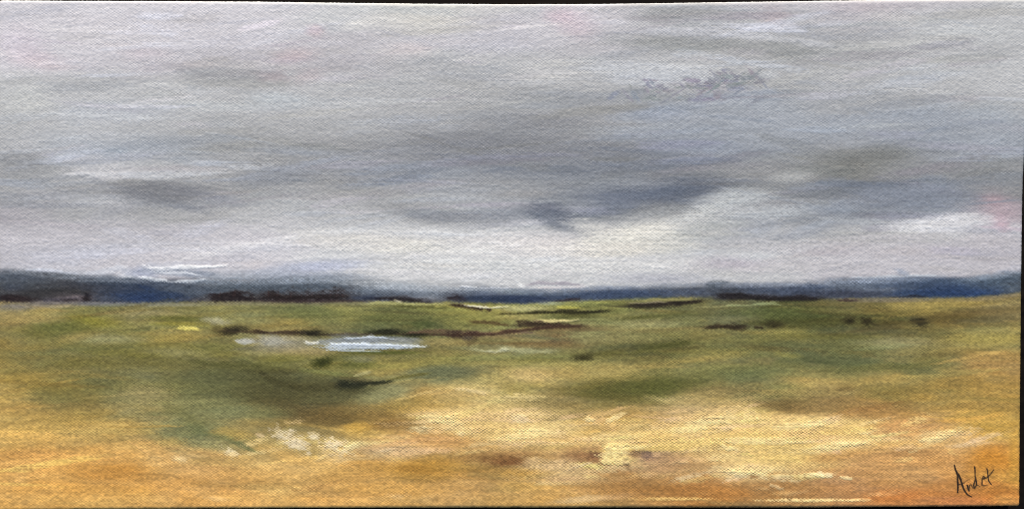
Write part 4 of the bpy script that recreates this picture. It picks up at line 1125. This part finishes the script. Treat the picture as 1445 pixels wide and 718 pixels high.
def black_material():
    m = bpy.data.materials.new('black_stained_wood')
    m.use_nodes = True
    nt = m.node_tree
    b = nt.nodes['Principled BSDF']
    tc = nt.nodes.new('ShaderNodeTexCoord')
    mp = nt.nodes.new('ShaderNodeMapping')
    mp.inputs['Scale'].default_value = (4, 60, 4)
    nt.links.new(tc.outputs['Object'], mp.inputs['Vector'])
    no = nt.nodes.new('ShaderNodeTexNoise')
    no.inputs['Scale'].default_value = 3
    no.inputs['Detail'].default_value = 6
    nt.links.new(mp.outputs['Vector'], no.inputs['Vector'])
    cr = nt.nodes.new('ShaderNodeValToRGB')
    cr.color_ramp.elements[0].position = .35
    cr.color_ramp.elements[0].color = (.004, .003, .003, 1)
    cr.color_ramp.elements[1].position = .75
    cr.color_ramp.elements[1].color = (.012, .009, .007, 1)
    nt.links.new(no.outputs['Fac'], cr.inputs['Fac'])
    nt.links.new(cr.outputs['Color'], b.inputs['Base Color'])
    b.inputs['Roughness'].default_value = .9
    b.inputs['Specular IOR Level'].default_value = .05
    return m


def ground_material():
    m = bpy.data.materials.new('paving')
    m.use_nodes = True
    nt = m.node_tree
    b = nt.nodes['Principled BSDF']
    tc = nt.nodes.new('ShaderNodeTexCoord')
    no = nt.nodes.new('ShaderNodeTexNoise')
    no.inputs['Scale'].default_value = 6
    no.inputs['Detail'].default_value = 8
    nt.links.new(tc.outputs['Object'], no.inputs['Vector'])
    cr = nt.nodes.new('ShaderNodeValToRGB')
    cr.color_ramp.elements[0].color = (.10, .10, .095, 1)
    cr.color_ramp.elements[1].color = (.22, .21, .20, 1)
    nt.links.new(no.outputs['Fac'], cr.inputs['Fac'])
    nt.links.new(cr.outputs['Color'], b.inputs['Base Color'])
    b.inputs['Roughness'].default_value = .9
    return m


BLACK = black_material()
tb = bpy.data.objects.new('table', None)
coll.objects.link(tb)
tb['label'] = 'matt black table showing as dark strips beyond the top and right edges of the canvas'
tb['category'] = 'table'
solid('tabletop', [(0, 0, TABLE_Z - .015, 1.8, 1.1, .03)], BLACK, tb)
solid('apron', [(0, .46, TABLE_Z - .075, 1.56, .025, .09)], BLACK, tb)
solid('apron', [(0, -.46, TABLE_Z - .075, 1.56, .025, .09)], BLACK, tb)
for sx in (-1, 1):
    for sy in (-1, 1):
        solid('leg', [(sx * .82, sy * .46, (TABLE_Z - .03) / 2, .06, .06, TABLE_Z - .03)], BLACK, tb)
me = bpy.data.meshes.new('ground')
me.from_pydata([(-400, -400, 0), (400, -400, 0), (400, 400, 0), (-400, 400, 0)], [], [(0, 1, 2, 3)])
me.materials.append(ground_material())
g = bpy.data.objects.new('ground', me)
g['kind'] = 'structure'
coll.objects.link(g)

# ---------------------------------------------------------------------- light
SUN_EL, SUN_AZ = 36.0, -7.0         # degrees; azimuth from the canvas's top, negative = from its left
sd = bpy.data.lights.new('sun', 'SUN')
sd.energy = 3.6
sd.angle = math.radians(.5)
sd.color = (1.0, .94, .84)
so = bpy.data.objects.new('sun', sd)
coll.objects.link(so)
so.rotation_euler = (math.radians(-(90 - SUN_EL)), 0, math.radians(-SUN_AZ))
w = bpy.data.worlds.new('World')
scene.world = w
w.use_nodes = True
nt = w.node_tree
bg = nt.nodes['Background']
sk = nt.nodes.new('ShaderNodeTexSky')
sk.sky_type = 'NISHITA'
sk.sun_disc = False
sk.sun_elevation = math.radians(SUN_EL)
sk.sun_rotation = math.radians(SUN_AZ)
nt.links.new(sk.outputs['Color'], bg.inputs['Color'])
bg.inputs['Strength'].default_value = .11

# --------------------------------------------------------------------- camera
cd = bpy.data.cameras.new('camera')
cd.sensor_width = 36
cd.lens = 35
cd.clip_start = .01
cd.clip_end = 2000
co = bpy.data.objects.new('camera', cd)
coll.objects.link(co)
co.location = (0, 0, FACE_Z + (1445 * K / 2) * 35 / 18)
scene.camera = co
scene.cycles.use_denoising = False
scene.cycles.filter_width = 1.0

vs = scene.view_settings
vs.view_transform = 'Standard'
vs.look = 'None'
vs.gamma = 1
vs.use_curve_mapping = False
vs.exposure = .33
